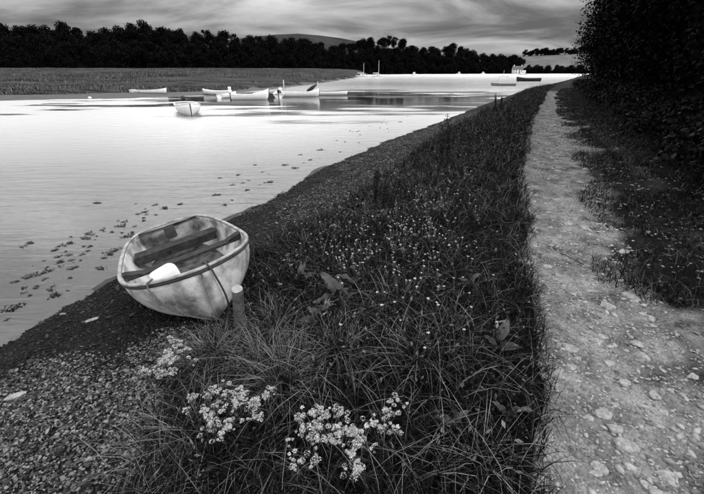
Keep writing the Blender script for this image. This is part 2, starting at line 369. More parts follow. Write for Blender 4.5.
shade_attr(ZO['path'], 'earth', earth); shade_attr(ZO['verge'], 'earth', earth)
# bed painted paler for sky gleam, less under tree reflections; dark weedy mud inshore
mo = ZO['seabed'].data; vv = np.empty(len(mo.vertices)*3, np.float32); mo.vertices.foreach_get('co', vv); vv = vv.reshape(-1, 3)
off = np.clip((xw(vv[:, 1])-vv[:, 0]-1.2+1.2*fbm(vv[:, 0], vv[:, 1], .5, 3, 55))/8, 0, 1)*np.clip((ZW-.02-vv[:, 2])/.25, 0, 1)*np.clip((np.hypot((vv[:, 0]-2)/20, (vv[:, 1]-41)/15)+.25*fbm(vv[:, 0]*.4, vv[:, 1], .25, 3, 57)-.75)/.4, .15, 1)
at_ = mo.attributes.new('painted_gleam', 'FLOAT', 'POINT'); at_.data.foreach_set('value', off.astype(np.float32))
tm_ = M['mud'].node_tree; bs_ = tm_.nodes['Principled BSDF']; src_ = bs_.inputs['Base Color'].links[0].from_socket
an_ = tm_.nodes.new('ShaderNodeAttribute'); an_.attribute_name = 'painted_gleam'; mi_ = tm_.nodes.new('ShaderNodeMix'); mi_.data_type = 'RGBA'
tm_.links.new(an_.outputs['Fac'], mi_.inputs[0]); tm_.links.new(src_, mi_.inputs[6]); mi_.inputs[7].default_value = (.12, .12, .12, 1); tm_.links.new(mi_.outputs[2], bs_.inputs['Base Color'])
# water sheet
wv = [(-900, -40, ZW), (900, -40, ZW), (900, 1300, ZW), (-900, 1300, ZW)]
tag(mk('water', wv, [(0, 1, 2, 3)], M['water']), kind='structure')

# ------------------------------------------------------------------ far hills
SKY = ip([(-400, 30), (-200, 26), (0, 22), (60, 24), (105, 28), (125, 24), (150, 20), (172, 26), (195, 26), (230, 32), (270, 36), (300, 38), (335, 43), (350, 44), (365, 37), (385, 35), (400, 38), (410, 44), (430, 46), (455, 44), (470, 50), (490, 54), (512, 56), (530, 62), (600, 62), (900, 62)])
YF = ip([(-400, 130), (0, 165), (200, 195), (270, 235), (330, 300), (400, 350), (480, 395), (560, 420), (900, 440)])
YD = ip([(-400, 55), (300, 70), (500, 60), (530, 25), (900, 25)])
TH = ip([(-400, 10.), (300, 11), (480, 11), (530, 8), (900, 8)])
def hillp(px, v):
    yf, yd = float(YF(px)), float(YD(px)); Y = yf + yd*v
    top = at_Y(px, float(SKY(px)), yf+yd)[2] - float(TH(px))
    a = at_Y(px, 71, Y); z0 = 2.2 if px < 290 else float(np.interp(px, [290, 340], [2.2, -1.2]))
    vv = np.interp(v, [0, .15, 1, 1.6], [0, .12, 1, .8]); 
    return np.array([a[0], Y, z0 + (max(top, .8)-z0)*vv])
def ribbon(name, pxs, vs, fn, mat):
    V = []; 
    for v in vs:
        for p in pxs: V.append(fn(p, v))
    n = len(pxs); Fs = [(i*n+j, i*n+j+1, (i+1)*n+j+1, (i+1)*n+j) for i in range(len(vs)-1) for j in range(n-1)]
    return tag(mk(name, V, Fs, mat, None, True), kind='structure')
ribbon('wooded_hill', list(range(-400, 901, 10)), [-.06, 0, .1, .25, .4, .55, .7, .85, 1, 1.3, 1.6], hillp, M['hill'])
def moorp(px, v):
    Y = 620+180*v; sk = np.interp(px, [-400, 200, 275, 300, 330, 352, 400, 480, 900], [60, 44, 34.5, 33.5, 36, 40, 50, 62, 66])
    t = at_Y(px, sk, Y); t0 = at_Y(px, 71, Y)
    return np.array([t0[0], Y, t0[2] + (t[2]-t0[2])*v - 3*(1-v)])
ribbon('moor_hill', list(range(-400, 901, 20)), [0, .25, .5, .75, 1], moorp, M['moor'])
FS = ip([(470, 60), (512, 58), (530, 55), (560, 54), (590, 52), (900, 50)])
def fieldp(px, v):
    Y = 455+190*v; t = at_Y(px, float(FS(px)), 645)
    a = at_Y(px, 71, Y); w = np.interp(v, [0, .1, 1, 1.3], [0, .04, 1, .9]); return np.array([a[0], Y, -1+(t[2]+1)*w])
ribbon('pale_field', list(range(514, 901, 12)), [0, .1, .25, .4, .6, .8, 1, 1.3], fieldp, M['field'])

# ------------------------------------------------------------------ foliage generators
def leaves(P, size, aspect=.55, up=.0, fold=0):
    n = len(P); d = rng.normal(size=(n, 3)); d[:, 2] += up; d /= np.linalg.norm(d, axis=1)[:, None]
    e = rng.normal(size=(n, 3)); e -= (e*d).sum(1)[:, None]*d; e /= np.linalg.norm(e, axis=1)[:, None]
    s = np.asarray(size)*rng.uniform(.6, 1.4, n); s = s[:, None]
    V = np.stack([P-d*s*.5, P+e*s*.5*aspect-d*s*.05, P+d*s*.5, P-e*s*.5*aspect-d*s*.05], 1).reshape(-1, 3)
    return V, np.arange(4*n).reshape(-1, 4)
def blades(P, h, w, lean, droop=.5, az=None):
    n = len(P); az = rng.uniform(0, 2*np.pi, n) if az is None else az
    dx = np.stack([np.cos(az), np.sin(az), 0*az], 1); sx_ = np.stack([-np.sin(az), np.cos(az), 0*az], 1)
    tw = rng.uniform(-.8, .8, n)[:, None]; sx_ = sx_*np.cos(tw)+dx*np.sin(tw)
    up = np.array([0, 0, 1.]); h = h[:, None]; w = np.broadcast_to(w, (n,))[:, None]; lean = lean[:, None]
    out = []
    for t, ww in ((0, 1), (.38, .85), (.72, .55), (1, 0)):
        c = P + up*h*(t - droop*lean*t**2.2) + dx*h*lean*(.25*t+.75*t*t)
        if ww: out += [c-sx_*w*ww*.5, c+sx_*w*ww*.5]
        else: out += [c]
    V = np.stack(out, 1).reshape(-1, 3); b = np.arange(n)[:, None]*7
    q = np.concatenate([b+np.array([0, 1, 3, 2]), b+np.array([2, 3, 5, 4])]); t3 = b+np.array([4, 5, 6])
    return V, q, t3
def grassmesh(name, P, h, w, lean, mat, parent=None, droop=.5, az=None):
    V, q, t3 = blades(P, h, w, lean, droop, az); return mk(name, V, [q, t3], mat, parent, True)
def limb(mb, p, d, L, r, depth, segs=4):
    pts = [Vector(p)]; d = Vector(d).normalized()
    for i in range(segs):
        d = (d + Vector((random.gauss(0, .13), random.gauss(0, .13), random.gauss(.04, .08)))).normalized()
        pts.append(pts[-1]+d*L/segs)
    mb.tube(pts, [r*(1-.6*i/segs) for i in range(segs+1)], 6 if r > .05 else 5)
    if depth:
        for j in range(3):
            q = pts[random.randint(2, segs)]
            dd = (d+Vector((random.gauss(0, .7), random.gauss(0, .7), random.gauss(.1, .3)))).normalized()
            limb(mb, q, dd, L*.62, r*.42, depth-1, segs)
    return pts[-1]
def crown_points(n, lobes, shell=.55):
    w = np.array([l[3]**2 for l in lobes]); idx = rng.choice(len(lobes), n, p=w/w.sum())
    d = rng.normal(size=(n, 3)); d /= np.linalg.norm(d, axis=1)[:, None]
    r = rng.uniform(0, 1, n)**.45*(1+.22*rng.normal(size=n).clip(-1, 1.6)*.6)
    Lb = np.array(lobes)[idx]
    return Lb[:, :3] + d*(r*Lb[:, 3])[:, None]*np.array([1, 1, .85])
def tree_proto(name, H, Wd, nl, ls, mat, low=.25, nlobes=11, sil=1.0):
    root = empty(name); mb = MB()
    limb(mb, (0, 0, -.4), (0, 0, 1), H*.62, H*.028, 0, 6)
    for j in range(6):
        limb(mb, (0, 0, H*random.uniform(.2, .5)), (random.gauss(0, 1), random.gauss(0, 1), .9), H*random.uniform(.25, .4), H*.012, 1, 4)
    mb.build('trunk', M['bark'], root, True)
    lobes = []
    for j in range(nlobes):
        zz = random.uniform(low+.1, .86)*H; rr = Wd*.5*math.sqrt(max(.1, 1-((zz/H-.5)/.52)**2))
        a = random.uniform(0, 6.28); q = rr*random.uniform(.25, .78)
        lobes.append((q*math.cos(a), q*math.sin(a), zz, Wd*random.uniform(.15, .25)))
    lobes.append((0, 0, H*.55, Wd*.33)); lobes.append((random.gauss(0, .06)*Wd, 0, H*.84, Wd*.17))
    P = crown_points(nl, lobes); P = P[P[:, 2] > low*H*.6]
    V, q = leaves(P, ls, .7); tag(mk('crown', V, [q], mat, root, False), kind='stuff')
    return root
far_protos = [tree_proto('broadleaf_tree', 11, random.uniform(12, 15), 3200, .85, M['tree'], -.05, 18) for i in range(5)]
far_protos += [tree_proto('broadleaf_tree', 12, random.uniform(8, 10), 2000, .75, M['tree'], .12, 9) for i in range(2)]
used = set()
def place(protos, i, loc, rz, sc, label, cat, group, sz=None):
    p = protos[i]
    if id(p) in used: o = copy_tree(p)
    else: used.add(id(p)); o = p
    o.location = tuple(map(float, loc)); o.rotation_euler = (0, 0, rz); o.scale = (sc, sc, sc*(sz or 1))
    return tag(o, label, cat, group)
ntree = 0
for v in (.03, .3, .62, 1.0):
    px = -28.0
    while px < 585:
        Y = float(YF(px)+YD(px)*v); step = 9.6*F/Y*(.92 if v == 1 else 1.0)*random.uniform(.75, 1.2)
        if px > 524 and v > .5: break
        q = px + random.uniform(-2, 2)
        if not (508 < q < 523 and v < .5):
            p = hillp(q, v+random.uniform(-.06, .06) if v < 1 else 1.0)
            hh = float(TH(q))*random.uniform(.86, 1.08)*(1.0 if v > .1 else .8)
            lone = v == 1 and random.random() < .25
            i = random.choice([5, 6]) if lone else random.randrange(5)
            if v == .03: lab, grp = 'dark broadleaf tree in the front row of the wood across the water', 'front trees of the far wood'
            elif v == 1.0: lab, grp = 'dark broadleaf tree on the skyline of the wood across the water', 'skyline trees of the far wood'
            else: lab, grp = 'dark broadleaf tree on the slope inside the wood across the water', 'trees on the slope of the far wood'
            place(far_protos, i, (p[0], p[1], p[2]-.3), random.uniform(0, 6.28), hh/11, lab, 'tree', grp, random.uniform(.9, 1.1)); ntree += 1
        px += step
for i in range(34):                                     # hedgerow along the top of the pale field
    q = 500+i*2.7+random.uniform(-1, 1); p = fieldp(q, .97) if q > 520 else hillp(q, 1.0)
    place(far_protos, random.randrange(7), (p[0], p[1], p[2]-.5), random.uniform(0, 6.28), random.uniform(.6, 1.05), 'small dark tree in the hedgerow above the pale field', 'tree', 'hedgerow trees above the pale field'); ntree += 1
for i in range(16):                                     # low bushes where marsh and wood meet
    q = random.uniform(0, 290); p = hillp(q, random.uniform(-.14, -.02))
    place(far_protos, random.randrange(5), (p[0], p[1], float(height(p[0], p[1]))-.15), random.uniform(0, 6.28), random.uniform(.14, .36), 'low dark bush where the marsh grass meets the far wood', 'bush', 'low bushes at the foot of the far wood').name = 'low_bush'

# ------------------------------------------------------------------ trees and brambles beside the path
near_protos = [tree_proto('hedge_tree', 6.5, random.uniform(5.0, 6.0), 26000, .115, M['hedge'], .0, 26) for i in range(3)]
spots = [(4.0, 2.6, .8), (6.8, 2.4, .9), (9.5, 2.3, .95), (12.5, 2.2, 1.0), (16, 2.1, 1.05), (20, 2.6, 1.1), (25, 2.7, 1.1), (31, 2.8, 1.15), (38, 3.0, 1.2), (46, 3.4, 1.2), (56, 3.6, 1.2), (70, 4.2, 1.3), (8, 6.5, 1.2), (14, 6.5, 1.25), (22, 7, 1.3)]
order = ['nearest', 'second', 'third', 'fourth', 'fifth', 'sixth', 'seventh', 'eighth', 'ninth', 'tenth', 'eleventh', 'twelfth']
for i, (y, off, sc) in enumerate(spots):
    x = float(_xh(y))+off; lab = 'dark leafy tree in the hedge right of the path, %s along the path' % order[i] if i < 12 else ['tall dark tree behind the hedge at the right edge', 'tall dark tree behind the hedge, middle of three', 'tall dark tree behind the hedge, farthest of three'][i-12]
    place(near_protos, i % 3, (x, y, float(height(x, y))-.2), random.uniform(0, 6.28), sc, lab, 'tree', 'trees in the hedge beside the path')
def bramble_proto():
    root = empty('bramble_bush'); mb = MB(); P = []
    for j in range(26):
        a = random.uniform(0, 6.28); L = random.uniform(.7, 1.4); d = Vector((math.cos(a), math.sin(a), 0)); pts = []
        for t in np.linspace(0, 1, 8):
            pts.append(d*L*t*.75 + Vector((0, 0, L*.85*(1.5*t-1.15*t*t)+.02)))
        mb.tube(pts, [.007*(1-.7*t) for t in np.linspace(0, 1, 8)], 4)
        for p in pts[1:]:
            for q in range(24): P.append(np.array(p)+rng.normal(size=3)*np.array([.11, .11, .1]))
    P = np.array(P); P[:, 2] = np.abs(P[:, 2]); mb.build('stems', M['stem'], root, True)
    V, q = leaves(P, .075, .65, .0); tag(mk('foliage', V, [q], M['bramble'], root), kind='stuff'); return root
BO = order + ['thirteenth', 'fourteenth', 'fifteenth', 'sixteenth', 'seventeenth', 'farthest']
br = [bramble_proto() for i in range(2)]
bs = [(1.9, .15), (2.7, .35), (3.5, .1), (4.4, .3), (5.3, .15), (6.3, .35), (7.4, .15), (8.6, .3), (10, .2), (11.6, .3), (13.4, .2), (15.5, .3), (18, .2), (21, .3), (24.5, .2), (28.5, .2), (33, .1), (38, .1)]
for i, (y, off) in enumerate(bs):
    x = float(_xh(y))+off+.4
    place(br, i % 2, (x, y, float(height(x, y))-.03), random.uniform(0, 6.28), random.uniform(.75, 1.1), 'bramble bush at the hedge foot right of the path, %s from the camera' % BO[i], 'bush', 'brambles along the hedge foot')

# ------------------------------------------------------------------ stones and pebbles
ICO = None
def ico(sub):
    import bmesh
    bm = bmesh.new(); bmesh.ops.create_icosphere(bm, subdivisions=sub, radius=1)
    V = np.array([v.co[:] for v in bm.verts]); Fc = np.array([[v.index for v in f.verts] for f in bm.faces]); bm.free(); return V, Fc
V0, F0 = ico(1); V1, F1 = ico(2)
def pebbles(name, P, size, mat, parent=None, flat=(.25, .6), sink=.15):
    n = len(P); k = len(V0); J = V0[None]*(1+.28*rng.normal(size=(n, k, 1)).clip(-1.2, 1.2))
    sc = np.stack([rng.uniform(.8, 1.5, n), rng.uniform(.6, 1., n), rng.uniform(flat[0], flat[1], n)], 1)*np.asarray(size)[:, None]*.5
    J = J*sc[:, None, :]
    a = rng.uniform(0, 6.28, n); tl = rng.normal(0, .22, n)
    x, y, z = J[..., 0], J[..., 1], J[..., 2]
    y, z = y*np.cos(tl)[:, None]-z*np.sin(tl)[:, None], y*np.sin(tl)[:, None]+z*np.cos(tl)[:, None]
    X = x*np.cos(a)[:, None]-y*np.sin(a)[:, None]; Y = x*np.sin(a)[:, None]+y*np.cos(a)[:, None]
    V = np.stack([X, Y, z+sc[:, 2:3]*(1-2*sink)*.6], -1)+P[:, None]
    Fc = (F0[None]+np.arange(n)[:, None, None]*k).reshape(-1, 3)
    return tag(mk(name, V.reshape(-1, 3), [Fc], mat, parent), kind='stuff')
def stone_mesh(i, mat, flat):
    V = V1.copy(); n = V/np.linalg.norm(V, axis=1)[:, None]
    q = 1+.22*fbm(n[:, 0]*1.3+i*7, n[:, 1]*1.3+n[:, 2], 1.2, 2, i)
    for k in range(7):                                      # chipped faces
        d = rng.normal(size=3); d /= np.linalg.norm(d); c = rng.uniform(.5, .85); pr = (V*d).sum(1); V = V - d*np.clip(pr-c, 0, None)[:, None]
    V = V*q[:, None]*[1.15, .8, flat]
    return meshdata('stone', V, [F1], mat)
def scat(n, ya, yb, fa, fb, p=1.0):
    """points between two x(y) curves, denser near the camera"""
    u = rng.uniform(0, 1, n); y = ya+(yb-ya)*u**p; a, b = fa(y), fb(y); x = a+(b-a)*rng.uniform(0, 1, n)
    return x, y
def withz(x, y): return np.stack([x, y, height(x, y)], 1)
smesh = [stone_mesh(i, M['stone_pale'], .42) for i in range(8)]
x, y = scat(290, .7, 16, xl, lambda y: xr(y)+.1, 1.7)
for i in range(len(x)):
    s = random.choice([.02, .025, .03, .035, .045])*random.uniform(.7, 1.4)*(1+.05*y[i])
    if i < 7: s = random.uniform(.055, .08)
    o = bpy.data.objects.new('stone', smesh[i % 8]); o.location = (x[i], y[i], float(height(x[i], y[i]))+s*.02)
    o.scale = (s, s, s*random.uniform(.6, 1.1)); o.rotation_euler = (random.gauss(0, .12), random.gauss(0, .12), random.uniform(0, 6.28)); link(o, ZO['path'])
x, y = scat(10000, .5, 14, xl, lambda y: xr(y)+.15, 1.9)
pebbles('gravel', withz(x, y), rng.uniform(.006, .022, len(x))*(1+.06*y)*np.where(rng.random(len(x)) < .12, 1.9, 1), M['stone_isl'], ZO['path'], (.3, .7), .45)
x, y = scat(2500, .5, 14, xr, xh, 1.6)
pebbles('gravel', withz(x, y), rng.uniform(.008, .035, len(x))*(1+.05*y), M['stone_isl'], ZO['verge'], (.25, .55), .3)
# foreshore: wet dark shingle, drier and paler higher up
inG = lambda y: xg(y)+.25
x, y = scat(34000, .2, 24, xw, inG, 1.6)
pebbles('wet_shingle', withz(x, y), rng.uniform(.008, .026, len(x))*(1+.07*y)*np.where(rng.random(len(x)) < .05, 1.9, 1), M['peb_dark'], ZO['foreshore'], (.2, .5), .1)
x, y = scat(46000, .2, 24, xw, inG, 1.6); s = (inG(y)-x)/(inG(y)-xw(y))
dry = fbm(x, y, .9, 3, 61)*.55 + np.interp(s, [0, .35, .55, .9], [.35, .2, -.25, -.9])
dry += np.where(y < 2.6, np.interp(s, [0, .6, .85], [.35, .25, -.4]), 0) + np.where((y > 2.3) & (y < 5.5), -.45, 0) + np.interp(y, [4.8, 5.8, 7.5, 16], [0, .5, 1.0, .9])*np.interp(s, [0, .75, 1], [1, 1, .8])
kk = dry > .08; x, y = x[kk], y[kk]
x2, y2 = scat(42000, .2, 2.9, xw, inG, 1.0); s2 = (inG(y2)-x2)/(inG(y2)-xw(y2)); k2 = fbm(x2, y2, .9, 3, 61)*.5+np.interp(s2, [0, .5, .75, .95], [.5, .35, 0, -.8])-np.interp(y2, [1.8, 2.9], [0, .7])+rng.normal(0, .12, len(x2)) > .1
x, y = np.append(x, x2[k2]), np.append(y, y2[k2]); print('dry', len(x))
pebbles('dry_shingle', withz(x, y)+[0, 0, .004], rng.uniform(.006, .022, len(x))*(1+.07*y)*np.where(rng.random(len(x)) < .04, 1.8, 1), M['peb_dry'], ZO['foreshore'], (.2, .5), .1)
dmesh = [stone_mesh(20+i, M['peb_dark'], .35) for i in range(5)]
pmesh = [stone_mesh(30+i, M['peb_dry'], .3) for i in range(4)]
x, y = scat(150, .4, 11, xw, xg, 1.4)
for i in range(len(x)):
    pale = random.random() < .16; s = random.uniform(.018, .038)*(1+.03*y[i])
    o = bpy.data.objects.new('stone', random.choice(pmesh if pale else dmesh)); o.location = (x[i], y[i], float(height(x[i], y[i]))+s*.1)
    o.scale = (s*1.1, s, s); o.rotation_euler = (random.gauss(0, .2), random.gauss(0, .2), random.uniform(0, 6.28)); link(o, ZO['foreshore'])
for px_, py_, s, lab in ((14, 398, .055, 'flat pale stone alone on the dark shingle at the left edge'), (93, 320, .05, 'small pale stone on dark shingle near the water edge')):
    p = ground(px_, py_); o = mk('pale_stone', stone_mesh(50, M['stone_pale'], .28).vertices and [v.co[:] for v in stone_mesh(50+px_, M['stone_pale'], .28).vertices], [tuple(f) for f in F1], M['stone_pale'])
    o.scale = (s*1.3, s*.7, s); o.location = (p[0], p[1], p[2]+s*.2); o.rotation_euler = (.1, -.1, .5); tag(o, lab, 'stone')

# ------------------------------------------------------------------ grass and weeds
def edgein(f, d): return lambda y: f(y)+d
x, y = scat(30000, .15, 4.2, xg, edgein(xl, .06), 1.0)
hh = rng.uniform(.08, .30, len(x))*(.7+.3*np.clip((xl(y)-x)/.4, 0, 1))
tag(grassmesh('grass', withz(x, y), hh, rng.uniform(.0025, .0065, len(x)), rng.uniform(.3, 1.3, len(x)), M['grass']), 'dark tangled grass on the near part of the bank', 'grass', kind='stuff')
x, y = scat(46000, 4.0, 46, lambda y: xg(y)-.05, edgein(xl, .12), 1.7)
hh = rng.uniform(.10, .34, len(x))*(.65+.35*np.clip((xl(y)-x)/.5, 0, 1))*(1+.7*np.clip((y-8)/8, 0, 1)*np.clip(.5+fbm(x, y, .5, 2, 77), 0, 1.3))
tag(grassmesh('grass', withz(x, y), hh, rng.uniform(.004, .008, len(x))*(1+.07*y), rng.uniform(.3, 1.2, len(x)), M['grass']), 'dark grass along the far part of the bank beside the path', 'grass', kind='stuff')
# pale dead grass tufts
P = []; az = []
for (px_, py_, n, r) in ((262, 352, 180, .16), (222, 345, 110, .10), (282, 372, 240, .2), (335, 345, 160, .2), (205, 352, 120, .12), (195, 425, 120, .2), (276, 322, 120, .14), (420, 350, 90, .2), (480, 455, 60, .12), (150, 440, 90, .2), (300, 250, 80, .25), (455, 330, 60, .2), (395, 300, 80, .2)):
    c = ground(px_, py_, .08); a = rng.normal(size=(n, 2))*r*.5; P.append(np.stack([c[0]+a[:, 0], c[1]+a[:, 1]], 1)); az.append(np.arctan2(a[:, 1], a[:, 0])+rng.normal(0, .7, n))
P = np.concatenate(P); az = np.concatenate(az); P3 = withz(P[:, 0], P[:, 1])
tag(grassmesh('dead_grass', P3, rng.uniform(.12, .38, len(P3)), rng.uniform(.002, .0045, len(P3)), rng.uniform(.5, 1.5, len(P3)), M['straw'], None, .55, az), 'pale dead grass lying in tufts over the bank', 'grass', kind='stuff')
x, y = scat(2600, .3, 9, xg, xl, 1.2)
tag(grassmesh('dead_grass', withz(x, y), rng.uniform(.15, .38, len(x)), rng.uniform(.002, .0045, len(x)), rng.uniform(.5, 1.5, len(x)), M['straw'], None, .55), 'single pale dead grass stalks scattered through the green bank', 'grass', kind='stuff')
# small leafy weeds
x, y = scat(34000, .3, 30, lambda y: xg(y)+.1, lambda y: xl(y)-.05, 1.5)
cl_ = fbm(x, y, .8, 3, 71) > -.15; x, y = x[cl_], y[cl_]
P3 = withz(x, y); P3[:, 2] += rng.uniform(.0, .24, len(x))*(.6+.4*fbm(x, y, 1.3, 2, 73))
V, q = leaves(P3, .028*(1+.06*y), .5, .2)
tag(mk('weeds', V, [q], M['leaf']), 'low leafy weeds growing through the bank grass', 'weeds', kind='stuff')
x, y = scat(1500, .8, 22, lambda y: xg(y)+.2, lambda y: xl(y)-.25, 1.1); cl_ = fbm(x, y, .9, 2, 75) > .1; x, y = x[cl_], y[cl_]
P3 = []
for a, b_ in zip(x, y):
    h_ = random.uniform(.18, .42); t = rng.uniform(0, 1, 14); dxy = rng.normal(size=2)*.12; q = np.stack([a+dxy[0]*t, b_+dxy[1]*t, float(height(a, b_))+h_*t], 1)+rng.normal(size=(14, 3))*.018; P3.append(q)
P3 = np.concatenate(P3); V, q = leaves(P3, .034*(1+.05*P3[:, 1]), .38, .25)
tag(mk('weeds', V, [q], M['leaf']), 'taller leafy weed stalks standing above the bank grass', 'weeds', kind='stuff')
# verge right of the path
x, y = scat(85000, .4, 40, lambda y: xr(y)-.28, lambda y: xh(y)+.6, 1.6)
cl_ = fbm(x, y, 1.1, 3, 81)+1.0*np.clip((x-xr(y))/(xh(y)-xr(y)), -.5, 1) > np.where(y < 2.0, .3, -.05); x, y = x[cl_], y[cl_]
tag(grassmesh('verge_grass', withz(x, y), rng.uniform(.03, .13, len(x))*(1+1.0*np.clip(fbm(x, y, 1.7, 2, 83), 0, 1)), rng.uniform(.003, .007, len(x))*(1+.06*y), rng.uniform(.4, 1.4, len(x)), M['grass']), 'short dark grass on the verge between path and hedge', 'grass', kind='stuff')
# marsh grass across the water
x = rng.uniform(-150, 12, 130000); dd = rng.uniform(0, 1, 130000)**1.4*110+6.5; y = _ym(x)+dd
kk = (np.abs(x) < y*1.0+6) & (y < 190) & (y > 20) & (fbm(x*.35, y*1.6, .12, 3, 91) + .1 > 0); x, y = x[kk], y[kk]
tag(grassmesh('marsh_grass', withz(x, y), rng.uniform(.12, .34, len(x))*(1+1.3*np.clip(fbm(x*.5, y, .15, 3, 95), 0, 1)), rng.uniform(.02, .07, len(x)), rng.uniform(.2, .8, len(x)), M['marshgrass']), 'pale rough grass on the marsh across the water', 'grass', kind='stuff')

# ------------------------------------------------------------------ boats
def hull_fn(L, B, D, tw, rise, rake, tm=.1, bluff=.75, rnd=0):
    def b(t):
        if t > tm: return B/2*max(0, 1-((t-tm)/(.5-tm))**2.4)**bluff
        return (tw/2+(B/2-tw/2)*(1-((tm-t)/(tm+.5))**2))*(1-rnd*max(0, (-.34-t)/.16)**2.2)
    def sh(t): return D + rise*max(0, (t+.05)/.55)**2 + .04*max(0, (-t-.1)/.4)**2
    def pt(t, u, side, off=0.0):
        s_ = min(1, max(0, (t-.05)/.45)); s_ = s_*s_*(3-2*s_); bb = max(b(t)-off, .004)
        ph = u*math.pi/2; k = (.0 + .05*s_**2) + off*1.3
        xx = L*t - rake*(1-u)**2*s_ - (off*1.2 if t > .35 else 0)*s_
        yy = bb*math.sin(ph)**(.72+.35*s_); zz = k+(sh(t)-k)*(1-math.cos(ph)**(1.05-.2*s_))
        if t < -.3: xx -= 0
        return (xx, side*yy, zz)
    return b, sh, pt
def hull_mesh(fn, nt=30, nu=11, th=.028):
    b, sh, pt = fn; ts = [-.5+i/nt for i in range(nt)] ; ts = [-.5+1.0*(1-(1-i/nt)**1.35) for i in range(nt+1)]; mb = MB()
    us = [i/nu for i in range(nu+1)]
    def skin(off, flip, t0=0):
        rows = []; base = len(mb.V)
        for t in ts:
            tt = t if not (off and t < -.495) else t+.012
            r = [pt(tt, u, -1, off) for u in us[::-1]] + [pt(tt, u, 1, off) for u in us[1:]]
            rows.append(r)
        n = len(rows[0]); V = [p for r in rows for p in r]; Fs = []
        for i in range(len(rows)-1):
            for j in range(n-1):
                f = (i*n+j, (i+1)*n+j, (i+1)*n+j+1, i*n+j+1); Fs.append(f if not flip else f[::-1])
        c = tuple(range(n)); Fs.append(c if flip else c[::-1])
        e0 = (len(rows)-1)*n                             # close the stem
        for j in range(n//2):
            f = (e0+j, e0+j+1, e0+n-2-j, e0+n-1-j) if j+1 != n-2-j else (e0+j, e0+j+1, e0+n-1-j)
            Fs.append(f[::-1] if flip else f)
        mb.add(V, Fs); return base, n
    b0, n = skin(0, False); b1, n = skin(th, True)
    for i in range(nt):                                # close the rim
        for e in (0, n-1):
            q = (b0+i*n+e, b0+(i+1)*n+e, b1+(i+1)*n+e, b1+i*n+e); mb.Fc.append(q if e else q[::-1])
    return mb
def rim(fn, L, w0, h0, dz, n=36, transom=True):
    """rectangular rail swept round the sheer line"""
    b, sh, pt = fn; ts = [-.5+1.0*(1-(1-i/n)**1.35) for i in range(n+1)]
    path = [Vector(pt(t, 1, -1)) for t in ts] + [Vector(pt(t, 1, 1)) for t in ts[::-1][1:]]
    if transom:
        a, c = path[-1], path[0]; path += [a.lerp(c, i/6)+Vector((0, 0, .02*math.sin(math.pi*i/6))) for i in range(1, 6)]
    mb = MB(); m = len(path)
    for i in range(m):
        p = path[i]; d = path[(i+1) % m]-path[i-1] if transom else path[min(i+1, m-1)]-path[max(i-1, 0)]
        d.z = 0; d.normalize(); nn = Vector((d.y, -d.x, 0)); e = .25*h0
        for (u, v) in ((-w0*.6, -h0/2), (w0*.4-e, -h0/2), (w0*.4, -h0/2+e), (w0*.4, h0/2-e), (w0*.4-e, h0/2), (-w0*.6+e, h0/2)):
            mb.V.append(tuple(p+nn*u+Vector((0, 0, v+dz))))
    k = 6
    for i in range(m if transom else m-1):
        for j in range(k): mb.Fc.append((i*k+j, ((i+1) % m)*k+j, ((i+1) % m)*k+(j+1) % k, i*k+(j+1) % k))
    return mb
def plank(x0, x1, y0, y1, z, th, sag=0, jit=.004):
    mb = MB(); n = 8; e = .006
    for i in range(n+1):
        yy = y0+(y1-y0)*i/n; zz = z - sag*math.sin(math.pi*i/n); r = [random.gauss(0, jit) for _ in range(2)]
        for (xx, z2) in ((x0+r[0], zz-th), (x1+r[1], zz-th), (x1+r[1], zz-e), (x1+r[1]-e, zz), (x0+r[0]+e, zz), (x0+r[0], zz-e)):
            mb.V.append((xx, yy, z2))
    for i in range(n):
        for j in range(6): mb.Fc.append((i*6+j, i*6+(j+1) % 6, (i+1)*6+(j+1) % 6, (i+1)*6+j))
    mb.Fc.append(tuple(range(6))[::-1]); mb.Fc.append(tuple(n*6+j for j in range(6))); return mb
def bx(fn, t, u, off=.03):
    return abs(fn[2](t, u, 1, off)[1])
def halfw(fn, t, z, off=.03):
    us = np.linspace(0, 1, 60); p = [fn[2](t, u, 1, off) for u in us]; zz = [q[2] for q in p]; return float(np.interp(z, zz, [q[1] for q in p]))

